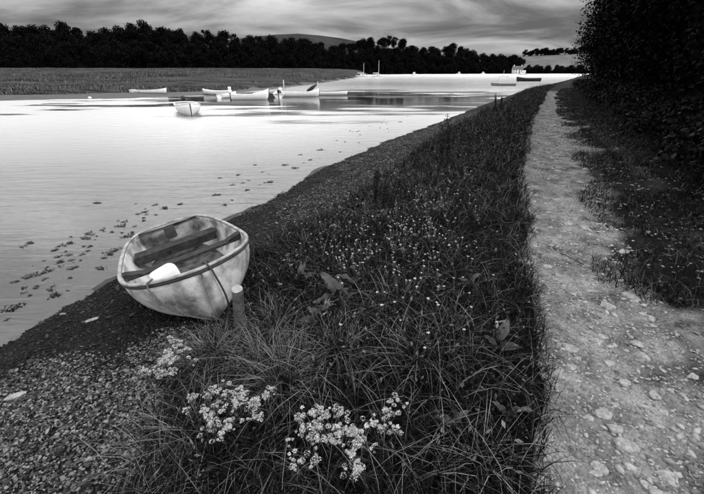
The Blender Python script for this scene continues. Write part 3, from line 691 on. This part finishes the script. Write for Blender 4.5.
def beached():
    L, B, D, tw, rise = 2.487, 1.31, .495, .97, .145
    fn = hull_fn(L, B, D, tw, rise, .2, .061, .66, .2)
    root = empty('rowing_dinghy')
    root.matrix_world = Matrix.Translation(BOAT) @ Matrix.Rotation(BHD, 4, 'Z') @ Matrix.Rotation(-BPT, 4, 'Y') @ Matrix.Rotation(.141, 4, 'X')
    tag(root, 'weathered white rowing dinghy drawn up on the shingle beside the wooden post', 'boat')
    h = hull_mesh(fn, 40, 14, .022).build('hull', M['hull'], root, True)
    rim(fn, L, .04, .022, .012).build('gunwale', M['rail'], root, True)
    rim(fn, L, .034, .026, -.016, transom=False).build('rubbing_strake', M['fender'], root, True)
    # inside skin paint, floor
    mb = MB(); n = 22; V = []; Fs = []
    for i in range(n+1):
        t = -.47+.86*i/n
        for j in range(9):
            s_ = -1+2*j/8; w = halfw(fn, t, .15+.03*max(0, t)); V.append((L*t-.1*max(0, (t-.2)/.3), s_*w*1.0, .14+.05*max(0, t)**2+.012*s_*s_+random.gauss(0, .002)))
    for i in range(n):
        for j in range(8): Fs.append((i*9+j, (i+1)*9+j, (i+1)*9+j+1, i*9+j+1))
    mk('floor', V, Fs, M['bilge'], root, True)
    def thwart(t, wd, z, th, mt, riser=0, lim=1.0):
        w = min(halfw(fn, t-wd/L/2, z-th), halfw(fn, t+wd/L/2, z-th))*.985*lim
        o = plank(L*t-wd/2, L*t+wd/2, -w, w, z, th, .004).build('thwart', M['wood'], root)
        if riser:
            r = plank(L*t+wd/2-.03, L*t+wd/2+.004, -w*.97, w*.97, z-th-.002, riser, 0).build('riser', M['wood'], o)
        return o
    thwart(-.30, .24, .40, .03, 0, .075, 1.0)
    thwart(.055, .15, .455, .026, 0)
    for s_ in (-1, 1):                                   # knees at the near thwart, dark blocks at the gunwale
        w = halfw(fn, .055, .465); V = []
        for xx in (L*.03, L*.08):
            V += [(xx, s_*(w-.16), .458), (xx, s_*(w+.005), .458), (xx, s_*(w+.012), .50), (xx, s_*(w-.02), .50)]
        mk('knee', V, [(0, 1, 2, 3), (7, 6, 5, 4), (0, 4, 5, 1), (1, 5, 6, 2), (2, 6, 7, 3), (3, 7, 4, 0)], M['wood'], root)
        qx = L*-.45; V = []
    # dark outboard pad on the transom
    MB().box((-L*.5+.025, 0, D-.06), (.05, .14, .17), None, .008).build('outboard_pad', M['fender'], root)
    # keel and stem strip
    pts = [Vector(fn[2](t, 0, 1)) for t in np.linspace(-.48, .3, 18)]
    MB().tube([p+Vector((0.006 if i > 16 else 0, 0, -.008 if i <= 16 else 0)) for i, p in enumerate(pts)], .009, 6).build('keel_strip', M['hull'], root, True)
    # painter: over the bow and down the stem, and a second line from the port rail
    a = fn[2]
    pts = []
    for u in np.linspace(.98, .3, 12):
        p = Vector(a(.496, u, 1)); pts.append(p+Vector((.022, .035+.05*math.sin((1-u)*3.5), 0)))
    stem_foot = Vector(a(.49, .2, 1))+Vector((.03, 0, -.02))
    top = Vector(a(.497, 1, 1)); inside = [top+Vector((-.1, .01, .03)), top+Vector((-.03, .02, .045)), top+Vector((.012, .03, .03))]
    MB().tube(inside+pts+[stem_foot], .0085, 6).build('painter_rope', M['fender'], root, True)
    pr = Vector(a(.40, 1, -1)); lo = stem_foot
    for k_, o_ in enumerate((0, .018)):
        pts = [pr+Vector((-.04+o_, .03, .03)), pr+Vector((.012+o_, -.02, .03)), pr+Vector((.03+o_, -.03, -.02))]
        for i in range(1, 10):
            t = i/9; q = pts[2].lerp(lo, t)
            out = Vector((.55, -.83, 0))*(.075*math.sin(math.pi*t)+.012); pts.append(q+out+Vector((o_*(1-t), 0, -.02*math.sin(math.pi*t))))
        MB().tube(pts, .006, 6).build('rope', M['rope'], root, True)
    return root, fn, L
dinghy, dfn, dL = beached()
bpy.context.view_layer.update()
DM = dinghy.matrix_world.copy()
# white plastic can in the bow
w = MB(); prof = []
def rbox(d, r, n=5, m=10):
    V = []; Fs = []
    lev = [(-d[2]/2, .78), (-d[2]/2+r*.3, .95), (-d[2]/2+r, 1), (0, 1), (d[2]/2-r, 1), (d[2]/2-r*.3, .95), (d[2]/2, .78)]
    k = 24
    for z, s_ in lev:
        for i in range(k):
            t = 2*math.pi*i/k; cx, sy = math.cos(t), math.sin(t); e = .45
            V.append((d[0]/2*s_*math.copysign(abs(cx)**e, cx), d[1]/2*s_*math.copysign(abs(sy)**e, sy), z))
    for j in range(len(lev)-1):
        for i in range(k): Fs.append((j*k+i, j*k+(i+1) % k, (j+1)*k+(i+1) % k, (j+1)*k+i))
    Fs += [tuple(range(k))[::-1], tuple((len(lev)-1)*k+i for i in range(k))]
    return V, Fs
can = empty('plastic_can'); V, Fs = rbox((.17, .27, .34), .06); mk('body', V, Fs, M['plastic'], can, True)
MB().tube([(.03, .07, .165), (.03, .07, .19)], .025, 12).build('cap', M['plastic'], can, True)
can.matrix_world = DM @ Matrix.Translation((.36, -.26, .315)) @ Matrix.Rotation(.25, 4, 'Z') @ Matrix.Rotation(.12, 4, 'X')
tag(can, 'white plastic can lying in the bow of the beached dinghy', 'can')

# wooden mooring post and the line to it
pb = ground(241, 334); pt_ = at_Y(237, 289, pb[1]-.02)
post = empty('mooring_post', tuple(pb)); d = Vector(pt_)-Vector(pb); mb = MB(); n = 9; k = 14
for i in range(n+1):
    t = i/n; c = d*(t*1.12-.12)
    for j in range(k):
        a = 2*math.pi*j/k; r = .047*(1+.05*math.sin(3*a+1)+.03*random.gauss(0, 1)-.04*t); mb.V.append((c.x+r*math.cos(a), c.y+r*math.sin(a), c.z+(.012*math.cos(a-2) if i == n else 0)))
for i in range(n):
    for j in range(k): mb.Fc.append((i*k+j, i*k+(j+1) % k, (i+1)*k+(j+1) % k, (i+1)*k+j))
topv = [mb.V[n*k+j] for j in range(k)]
mb.build('shaft', M['postw'], post, True); mk('sawn_top', [(v[0], v[1], v[2]+.002) for v in topv], [tuple(range(k))], M['posttop'], post)
tag(post, 'short sawn wooden mooring post standing by the bow of the dinghy', 'post')
sf = DM @ (Vector(dfn[2](.49, .2, 1))+Vector((.03, 0, -.02)))
g = [sf.lerp(Vector(pb)+d*.22, t) for t in np.linspace(0, 1, 12)]
g = [p+Vector((0, 0, -.10*math.sin(math.pi*i/11)+random.gauss(0, .006))) for i, p in enumerate(g)]
loop = [Vector(pb)+d*(.22+.01*i)+Vector((.056*math.cos(a), .056*math.sin(a), 0)) for i, a in enumerate(np.linspace(2.6, 2.6+6.5, 16))]
tag(MB().tube(g+loop, .006, 6).build('mooring_line', M['rope'], None, True), 'thin mooring line from the dinghy bow to the wooden post', 'rope')

# ---- moored boats across the water
def small_boat(name, label, px_, py_, heading, L, B, D, hull='white', outboard=None, extra=None, sink=.1, group='small boats moored off the marsh', z=ZW, rise=.22, cover=False):
    p = on_z(px_, py_, z); fn = hull_fn(L, B, D, B*.78, rise, .35, .05, .8)
    root = empty(name, (p[0], p[1], z-sink), (0, 0, math.radians(heading)))
    tag(root, label, 'boat', group)
    hull_mesh(fn, 22, 8, .03).build('hull', M[hull], root, True)
    rim(fn, L, .06, .05, 0, 22).build('gunwale', M['white' if hull == 'white' else 'darkhull'], root, True)
    mb = MB(); V = []; Fs = []
    for i in range(13):
        t = -.47+.85*i/12; w = halfw(fn, t, .14)*.95; V += [(L*t, -w, .13), (L*t, w, .13)]
    mk('floor', V, [(2*i, 2*i+2, 2*i+3, 2*i+1) for i in range(12)], M['bilge'], root)
    for t in (-.25, .12):
        w = halfw(fn, t, D-.12)*.98; plank(L*t-.12, L*t+.12, -w, w, D-.1, .03).build('thwart', M['pale'], root)
    pts = [Vector(fn[2](.5, u, 1)) for u in np.linspace(0.02, 1, 10)]
    MB().tube([q+Vector((.012, 0, 0)) for q in pts], .03, 5).build('stem_strip', M['darkhull'], root, True)
    if outboard:
        m = M[outboard]; x0 = -L*.5-.14; ob = MB().box((x0-.02, 0, D+.28), (.34, .26, .34), None, .06).build('outboard_motor', m, root, True)
        MB().box((x0, 0, D-.22), (.13, .09, .66), None, .02).build('outboard_leg', M['black'], ob)
        MB().tube([(x0+.1, 0, D+.25), (x0+.62, .1, D+.36)], .022, 6).build('tiller', M['black'], ob)
    if cover:
        V = []; Fs = []
        for i in range(9):
            t = .1+.36*i/8
            for j in range(7):
                s_ = -1+2*j/6; w = max(fn[0](t)-.02, .01); V.append((L*t, s_*w, fn[1](t)+.1*(1-s_*s_)*(1-i/12)+.02))
        for i in range(8):
            for j in range(6): Fs.append((i*7+j, (i+1)*7+j, (i+1)*7+j+1, i*7+j+1))
        mk('foredeck', V, Fs, M['white'], root, True)
    return root, fn
small_boat('rowing_boat', 'white rowing boat with dark stem facing us on the open water', 188.5, 113, -62, 3.9, 1.5, .62, outboard='black')
b1, _ = small_boat('rowing_boat', 'low white rowing boat side on at the marsh edge, leftmost boat', 150, 94.5, 4, 4.0, 1.3, .5, sink=.02)
small_boat('rowing_boat', 'small white boat by the marsh, between the leftmost boat and the motor boats', 216, 94.5, 186, 2.9, 1.2, .45, outboard='white', sink=.05)
small_boat('motor_boat', 'white open boat with white outboard and high bow by the marsh', 251, 99.5, 4, 3.5, 1.4, .55, outboard='white', rise=.5, cover=True)
b2, f2 = small_boat('motor_boat', 'long white boat with short post and dark gear at one end', 301, 96.5, 5, 4.0, 1.5, .55, outboard='white', rise=.35)
MB().tube([(-1.75, 0, .5), (-1.75, 0, 1.75)], .035, 6).build('short_mast', M['alu'], b2, True)
MB().tube([(.7, .3, .6), (1.2, .1, .95), (1.7, 0, 1.3)], [.16, .2, .1], 8).build('folded_sail_cover', M['black'], b2, True)
MB().tube([(1.85, 0, .8), (1.85, 0, 1.6)], .03, 6).build('bow_post', M['alu'], b2, True)
small_boat('rowing_boat', 'low white boat right of the long boat, rightmost by the marsh', 332, 95.0, 8, 3.6, 1.2, .34, sink=.06, rise=.12)
small_boat('tender', 'small white tender nosing between the two white motor boats', 279, 97.2, 100, 2.3, 1.15, .42, outboard='black', sink=.06)
small_boat('tender', 'small pale tender left of the white open motor boat', 228, 97.6, 60, 2.2, 1.1, .4, outboard=None, sink=.06)
small_boat('workboat', 'dark open boat anchored off the end of the path', 528, 81, 178, 6.4, 2.1, .95, hull='darkhull', outboard=None, sink=.2, group='boats anchored off the far shore', rise=.35)
b3, f3 = small_boat('fishing_boat', 'pale small boat with a thin mast and awning frame off the point', 503, 85.5, 170, 4.4, 1.6, .45, hull='pale', sink=.15, group='boats anchored off the far shore', rise=.2)
fr = MB()
for xx in (-.6, .9):
    for yy in (-.55, .55): fr.tube([(xx, yy, .4), (xx*.9, yy*.9, 1.75)], .025, 5)
fr.build('awning_frame', M['alu'], b3); MB().box((.12, 0, 1.77), (1.55, 1.15, .05), None, .015).build('awning', M['pale'], b3)
MB().tube([(.2, 0, 1.79), (.2, 0, 2.8)], .025, 5).build('mast', M['alu'], b3)
def yacht(label, px_, py_, heading, L, mast):
    p = on_z(px_, py_, ZW); fn = hull_fn(L, L*.33, .95, L*.2, .3, .7, .0, .9)
    root = empty('sailing_yacht', (p[0], p[1], ZW-.3), (0, 0, math.radians(heading))); tag(root, label, 'yacht', 'yachts moored off the far wood')
    hull_mesh(fn, 22, 8, .04).build('hull', M['white'], root, True); rim(fn, L, .08, .06, 0, 22).build('gunwale', M['white'], root, True)
    V = []; Fs = []
    for i in range(15):
        t = -.48+.97*i/14; w = max(fn[0](t)-.04, .01); V += [(L*t, -w, fn[1](t)-.03), (L*t, w, fn[1](t)-.03)]
    mk('deck', V, [(2*i, 2*i+2, 2*i+3, 2*i+1) for i in range(14)], M['pale'], root)
    MB().box((L*.03, 0, 1.2), (L*.38, L*.2, .6), None, .12).build('cabin', M['white'], root)
    for s_ in (-1, 1): MB().box((L*.03, s_*(L*.1+.005), 1.24), (L*.26, .02, .2), None, .005).build('cabin_window', M['glass'], root)
    MB().tube([(L*.08, 0, .9), (L*.08, 0, mast*.5), (L*.08, 0, mast)], [.1, .09, .07], 6).build('mast', M['alu'], root)
    MB().tube([(L*.06, 0, 2.0), (-L*.36, 0, 1.95)], .11, 8).build('boom', M['white'], root)
yacht('white yacht moored below the far wood, shorter mast, left of two', 362.5, 77, 8, 6.6, 6.1)
yacht('white yacht moored below the far wood, taller mast, right of two', 377.5, 77, 4, 6.0, 7.2)
def cruiser(label, px_, py_, L, heading):
    p = on_z(px_, py_, ZW); fn = hull_fn(L, L*.36, .9, L*.3, .3, .6, .0, .9)
    root = empty('motor_cruiser', (p[0], p[1], ZW-.25), (0, 0, math.radians(heading))); tag(root, label, 'boat', 'cruisers below the far wood')
    hull_mesh(fn, 20, 8, .04).build('hull', M['white'], root, True); rim(fn, L, .08, .06, 0, 22).build('gunwale', M['white'], root, True)
    V = []
    for i in range(15):
        t = -.48+.97*i/14; w = max(fn[0](t)-.04, .01); V += [(L*t, -w, fn[1](t)-.03), (L*t, w, fn[1](t)-.03)]
    mk('deck', V, [(2*i, 2*i+2, 2*i+3, 2*i+1) for i in range(14)], M['white'], root)
    MB().box((0, 0, 1.5), (L*.36, L*.27, 1.3), None, .14).build('cabin', M['white'], root)
    for s_ in (-1, 1): MB().box((0, s_*(L*.135+.004), 1.75), (L*.26, .02, .35), None, .005).build('cabin_window', M['glass'], root)
for a in (('white cabin cruiser at the marsh tip, left one of a pair', 330.5, 77.5, 4.6, 20), ('white cabin cruiser at the marsh tip, right one of a pair', 336.5, 76.5, 6.4, 5), ('small white cruiser alone on the water right of the yachts', 414, 75.3, 3.6, 10),
          ('small white cruiser under the middle of the far wood', 459, 74.3, 3.8, 170), ('small white cruiser left of the white house on the shore', 483, 74.0, 3.8, 5), ('white cruiser on the water right below the white house', 522.5, 74.6, 6.5, 175)): cruiser(*a)
def buoy(label, px_, py_, r):
    p = on_z(px_, py_, ZW); root = empty('mooring_buoy', (p[0], p[1], ZW)); V = V1*r*[1, 1, .85]+[0, 0, r*.35]
    mk('float', V, [F1], M['white'], root, True); MB().tube([(0, 0, r), (0, 0, r*1.5)], r*.15, 6).build('ring', M['black'], root); tag(root, label, 'buoy', 'mooring buoys')
buoy('small white buoy on the mud at the left marsh edge', 90, 98.5, .16); buoy('white mooring buoy on open water right of the cruiser', 398, 76.5, .3); buoy('white mooring buoy on the water near the pale field', 570, 75.0, .4)

# ------------------------------------------------------------------ white house on the far shore
def house():
    c = at_Y(517, 72, 405); z0 = -.4; root = empty('white_house', (c[0], 405, z0), (0, 0, math.radians(-12))); w, d, h, rh = 9.5, 6.0, 4.0, 2.6
    tag(root, 'white gabled house with dark roof on the far shore below the wood', 'house')
    V = [(-w/2, -d/2, 0), (w/2, -d/2, 0), (w/2, d/2, 0), (-w/2, d/2, 0), (-w/2, -d/2, h), (w/2, -d/2, h), (w/2, d/2, h), (-w/2, d/2, h), (-w/2, 0, h+rh), (w/2, 0, h+rh)]
    mk('wall', V, [(0, 1, 5, 4), (2, 3, 7, 6), (1, 2, 6, 9, 5), (3, 0, 4, 8, 7)], M['wall'], root)
    e = .35; V = []
    for zz in (0, .15):
        V += [(-w/2-e, -d/2-e, h-e*.7+zz+.05), (w/2+e, -d/2-e, h-e*.7+zz+.05), (w/2+e, 0, h+rh+zz+.05), (-w/2-e, 0, h+rh+zz+.05), (-w/2-e, d/2+e, h-e*.7+zz+.05), (w/2+e, d/2+e, h-e*.7+zz+.05)]
    rf = mk('roof', V, [(6, 7, 8, 9), (9, 8, 11, 10), (1, 0, 3, 2), (2, 3, 4, 5), (0, 1, 7, 6), (5, 4, 10, 11), (0, 6, 9, 3), (3, 9, 10, 4), (1, 2, 8, 7), (2, 5, 11, 8)], M['roof'], root)
    for xx in (-w*.38, w*.38): MB().box((xx, 0, h+rh+.5), (.8, .8, 1.4), None, .05).build('chimney', M['wall'], rf)
    for xx in (-3.6, -1.3, 1.6, 3.7):
        for zz in (1.2, 3.1):
            if zz < 2 and xx == 1.6:
                MB().box((xx, -d/2-.02, 1.05), (1.0, .08, 2.1)).build('door', M['fender'], root); continue
            wn = MB().box((xx, -d/2-.02, zz), (1.0, .06, 1.1)).build('window', M['glass'], root); MB().box((xx, -d/2-.05, zz-.62), (1.2, .14, .1)).build('sill', M['wall'], wn)
    MB().box((w/2+1.6, .4, 1.4), (3.2, 4.5, 2.8), None, .05).build('outbuilding', M['wall'], root)
house()

# ------------------------------------------------------------------ flowers and tall weeds
def dome(n, r, s, flat=.6):
    d = rng.normal(size=(n, 3)); d[:, 2] = np.abs(d[:, 2]); d /= np.linalg.norm(d, axis=1)[:, None]; return d*r*[1, 1, flat]*rng.uniform(.75, 1, (n, 1))
def puff_proto(nst, hgt):
    root = empty('flowering_weed'); st = MB(); hv = []; lv = []
    for i in range(nst):
        a = random.uniform(0, 6.28); h_ = hgt*random.uniform(.7, 1.05); r = random.uniform(.02, .12)
        tip = Vector((r*math.cos(a), r*math.sin(a), h_)); st.tube([(0.01*math.cos(a), .01*math.sin(a), -.02), tip*.5+Vector((0, 0, .02)), tip], [.003, .0025, .0018], 5)
        for q in range(6): lv.append(np.array(tip)*random.uniform(.2, .9)+rng.normal(size=3)*.012)
        for q in range(random.randint(4, 8)):
            c = tip+Vector((random.gauss(0, .022), random.gauss(0, .022), random.gauss(.0, .012))); hv.append(np.array(c)+dome(60, random.uniform(.005, .02), 0, .9))
    st.build('stem', M['stem'], root, True); V, q = leaves(np.concatenate(hv), .006, .6); tag(mk('flower_heads', V, [q], M['puff'], root), kind='stuff')
    V, q = leaves(np.array(lv), .04, .35); tag(mk('leaves', V, [q], M['leaf'], root), kind='stuff'); return root
puffs = [puff_proto(8, .26), puff_proto(5, .28), puff_proto(6, .22)]
pl = [(325, 425, 'on the bank at the bottom centre, biggest cluster'), (343, 452, 'at the bottom edge, just below the biggest cluster'), (306, 440, 'left below the biggest cluster'), (338, 437, 'right beside the biggest cluster'), (312, 415, 'at the upper left of the biggest cluster'),
      (213, 408, 'at the front of the clump in the lower left grass'), (228, 397, 'at the back of the clump in the lower left grass'), (200, 398, 'at the left of the clump in the lower left grass'), (240, 405, 'at the right of the clump in the lower left grass'), (212, 425, 'below the clump left of centre near the bottom'),
      (165, 352, 'at the edge of the shingle below the dinghy, upper one'), (178, 358, 'at the edge of the shingle below the dinghy, right one'), (156, 362, 'at the edge of the shingle below the dinghy, left one'), (268, 400, 'between the two big clumps at the bottom'), (355, 440, 'right of the biggest cluster at the bottom'), (382, 412, 'single small clump right of the bottom centre')]
for i, (a, b_, t) in enumerate(pl):
    p = ground(a, b_, .22); place(puffs, i % 3, p, random.uniform(0, 6.28), random.uniform(.75, 1.05), 'fluffy white flower '+t, 'flower', 'fluffy white flowers')
def daisy_proto(n, hgt, R):
    root = empty('daisy_plant'); st = MB(); pv = []; pf = []; cv_ = MB(); lv = []
    for i in range(n):
        a = random.uniform(0, 6.28); r = random.uniform(0, .14) if n > 1 else .02; h_ = hgt*random.uniform(.7, 1.1); tip = Vector((r*math.cos(a), r*math.sin(a), h_))
        st.tube([(0, 0, -.02), tip*.5+Vector((0, 0, .015)), tip], .002, 5)
        tl = Matrix.Rotation(random.gauss(0, .35), 3, 'X') @ Matrix.Rotation(random.gauss(0, .35), 3, 'Y')
        for q in range(9):
            if random.random() < .2: continue
            t = 6.283*q/9+random.gauss(0, .12); w_ = .2; k0 = len(pv)
            for rr, dt in ((.15, 0), (.7, w_), (1, 0), (.7, -w_)):
                v = tl @ Vector((R*rr*1.0*math.cos(t+dt), R*rr*math.sin(t+dt), .15*R*rr)); pv.append(tuple(tip+v))
            pf.append((k0, k0+1, k0+2, k0+3))
        cv_.tube([tip+Vector((0, 0, -.001)), tip+Vector((0, 0, R*.16)), tip+Vector((0, 0, R*.24))], [R*.3, R*.28, R*.12], 8)
        for q in range(5): lv.append(np.array(tip)*random.uniform(.1, .8)+rng.normal(size=3)*.015)
    st.build('stem', M['stem'], root, True); tag(mk('petals', pv, pf, M['petal'], root), kind='stuff'); tag(cv_.build('flower_centres', M['disc'], root, True), kind='stuff')
    V, q = leaves(np.array(lv), .045, .35); tag(mk('leaves', V, [q], M['leaf'], root), kind='stuff'); return root
dz_ = [daisy_proto(1, .24, .012), daisy_proto(3, .26, .0105), daisy_proto(6, .28, .009)]
dpx = [(399, 313), (345, 244), (330, 235), (352, 252), (372, 262), (395, 270), (360, 228), (372, 235), (405, 228), (300, 245), (340, 282), (412, 280), (425, 300), (380, 250), (392, 240), (415, 250), (440, 280), (385, 285), (420, 268), (290, 260), (345, 262), (375, 290), (437, 300), (455, 275),
       (445, 178), (448, 186), (430, 200), (440, 205), (415, 205), (460, 190), (476, 128), (480, 129), (472, 131), (470, 170), (425, 190), (410, 215), (395, 205), (380, 215), (470, 200), (455, 215), (400, 190), (435, 165), (465, 155), (450, 150), (390, 222), (485, 150), (370, 245), (350, 225), (310, 232), (325, 250), (405, 245), (430, 225), (445, 235), (420, 215), (460, 245),
       (379, 420), (385, 408), (300, 405), (372, 408), (365, 430), (410, 395), (340, 325), (430, 330), (470, 300), (368, 440), (395, 425), (500, 140), (495, 118), (505, 125)]
dpx += [(random.gauss(400, 48), random.gauss(230, 38)) for i in range(120)]
for i, (a, b_) in enumerate(dpx):
    p = ground(a, b_, .24)
    if p[0] > xl(p[1])-.15 or p[0] < xg(p[1]): continue
    y = p[1]; place(dz_, 0 if y < 2.8 else random.randrange(3), p, random.uniform(0, 6.28), random.uniform(.8, 1.15)*(1+.03*max(0, y-4)), 'white daisy-like flower growing in the bank grass between dinghy and path', 'flower', 'white daisies on the bank')
def spike(label, px_, pyb, pyt, seedy=True, n=1):
    p = ground(px_, pyb, .12); t = at_Y(px_+random.uniform(1, 4), pyt, p[1]); H = t[2]-p[2]
    root = empty('dock_spike', tuple(p)); tag(root, label, 'weed', 'tall dock spikes'); st = MB(); P = []
    dx = t[0]-p[0]
    pts = [Vector((dx*u*u, .02*math.sin(u*4), H*u-.03)) for u in np.linspace(0, 1, 8)]; st.tube(pts, [.006*(1-.7*u) for u in np.linspace(0, 1, 8)], 5)
    for j in range(9):
        u = random.uniform(.45, .9); b0 = Vector((dx*u*u, 0, H*u)); a = random.uniform(0, 6.28); d_ = Vector((math.cos(a)*.35, math.sin(a)*.35, 1)).normalized()*H*random.uniform(.06, .13); st.tube([b0, b0+d_], .0025, 4)
        for q in range(60): P.append(np.array(b0+d_*random.random())+rng.normal(size=3)*.011)
    for q in range(420):
        u = random.uniform(.5, 1); P.append(np.array((dx*u*u, 0, H*u))+rng.normal(size=3)*.019)
    st.build('stem', M['seed'], root, True); V, q = leaves(np.array(P), .02, .8); tag(mk('seed_head', V, [q], M['seed'], root), kind='stuff')
    lv = np.array([(dx*.1, 0, H*random.uniform(.02, .4)) for i in range(10)])+rng.normal(size=(10, 3))*.03; V, q = leaves(lv, .12, .3); tag(mk('leaves', V, [q], M['dock'], root), kind='stuff')
spike('tall dark dock seed spike in mid bank, taller of the pair', 446, 196, 117); spike('tall dark dock seed spike in mid bank, left of the pair', 440, 192, 124)
spike('dark dock spike leaning over the upper shingle', 374, 218, 170); spike('short dark dock spike beside the leaning one', 383, 220, 183)
spike('dark dock spike at the far end of the bank near the water', 494, 118, 94); spike('dark dock spike at the far end of the bank near the path', 499, 118, 97)
# broad dock leaves
def leafblade(L, Wd, bend):
    V = []; Fs = []; n = 9
    for i in range(n+1):
        t = i/n; w_ = Wd*.5*(math.sin(math.pi*min(1, t**.75))**.8 if 0 < t < 1 else .02); zz = L*(.55*t-bend*t*t); wv_ = .012*math.sin(t*17)
        V += [(L*t*.85, -w_, zz+.25*w_+wv_), (L*t*.85, -w_*.5, zz+.06*w_), (L*t*.85, 0, zz-.02), (L*t*.85, w_*.5, zz+.06*w_), (L*t*.85, w_, zz+.25*w_-wv_)]
    for i in range(n):
        for j in range(4): Fs.append((i*5+j, (i+1)*5+j, (i+1)*5+j+1, i*5+j+1))
    return V, Fs
lm = [meshdata('leaf', *leafblade(.28, .09, .5), M['dock'], True), meshdata('leaf', *leafblade(.24, .075, .75), M['dock'], True), meshdata('leaf', *leafblade(.2, .08, .3), M['dock'], True)]
def dock(label, px_, py_, n, sc):
    p = ground(px_, py_, .08); root = empty('dock_plant', tuple(p)); tag(root, label, 'plant', 'broad-leaved docks on the bank')
    for i in range(n):
        o = bpy.data.objects.new('leaf', lm[i % 3]); o.rotation_euler = (random.gauss(0, .25), -random.uniform(.0, .7), i*2.4+random.uniform(-.4, .4)); s = sc*random.uniform(.75, 1.2); o.scale = (s, s, s); o.location = (0, 0, .02+random.uniform(0, .1)); link(o, root)
dock('broad-leaved dock plant left of centre above the pale grass', 338, 300, 10, 1.0); dock('broad-leaved dock right of the mooring post', 318, 318, 7, .85); dock('dock with upright leaves below the daisies', 352, 285, 6, .8)
dock('dock plant with pale leaf near the path edge at lower right of bank', 508, 412, 3, .55); dock('small dock plant by the path edge mid bank', 497, 345, 4, .6); dock('small dock plant in the near grass at bottom centre', 455, 425, 4, .5)
dock('small dock plant beside the daisies towards the path', 470, 285, 5, .6); dock('dock plant low on the bank behind the dinghy', 300, 280, 6, .7)
# twig on the path
a = ground(560, 254); b_ = ground(596, 272)
tw = empty('twig', tuple(a)); v = Vector(b_)-Vector(a); pts = [v*t+Vector((0, .02*math.sin(5*t), .012)) for t in np.linspace(0, 1, 9)]
MB().tube(pts, [.005*(1-.6*t) for t in np.linspace(0, 1, 9)], 5).build('stick', M['bark'], tw, True); MB().tube([pts[4], pts[4]+Vector((.05, .05, .01))], .0025, 4).build('side_shoot', M['bark'], tw)
tag(tw, 'thin dark twig lying across the pale path', 'twig')
# seaweed clumps in the shallows
def weed_proto():
    n = 130; P = np.zeros((n, 3)); P[:, :2] = np.cumsum(rng.normal(size=(n, 2))*[.012, .007], 0); P -= P.mean(0); P[:, 2] = rng.uniform(-.01, .03, n)
    V, q = leaves(P, .034, .45); V[:, 2] = (V[:, 2]*.5).clip(-.03, .05); return meshdata('seaweed_clump', V, [q], M['weed'])
wm = [weed_proto() for i in range(4)]
wp = [(38, 275), (28, 277), (45, 272), (110, 254), (104, 258), (115, 250), (60, 246), (70, 243), (55, 250), (85, 238), (92, 235), (60, 262), (100, 268), (72, 268), (22, 247), (30, 243), (132, 232), (138, 214), (128, 236), (55, 295), (50, 290), (145, 212), (155, 205), (165, 208), (180, 204), (12, 308), (120, 226), (112, 232), (97, 203), (220, 178), (232, 185), (247, 190), (262, 172), (285, 165), (300, 155), (238, 175), (270, 182), (255, 165), (215, 195), (225, 205), (232, 200), (295, 168), (320, 150), (345, 142), (360, 135), (380, 128), (400, 122), (340, 152), (310, 160)]
for i in range(60):
    t = random.random(); wp.append((8+135*t+random.gauss(0, 9), 300-88*t+random.gauss(0, 10)))
wp += [(random.uniform(215, 420), 0) for i in range(24)]; wp = [(a, b) if b else (a, float(np.interp(a, [215, 330, 420], [205, 152, 119]))+random.uniform(-14, 2)) for a, b in wp]
for i, (px_, py_) in enumerate(wp):
    p = on_z(px_, py_, ZW); o = bpy.data.objects.new('seaweed_clump', wm[i % 4]); s = (random.uniform(.35, 1.0) if i < 49 else random.uniform(.15, .5))*(1+.03*p[1]); o.scale = (s, s, s); o.location = (p[0], p[1], ZW+.004); o.rotation_euler = (0, 0, random.gauss(.45, .35))
    link(o); tag(o, 'dark clump of seaweed lying in the shallow water off the shingle', 'seaweed', 'seaweed clumps in the shallows')
print('tris', sum(len(m.loops)-2*len(m.polygons) for m in bpy.data.meshes))
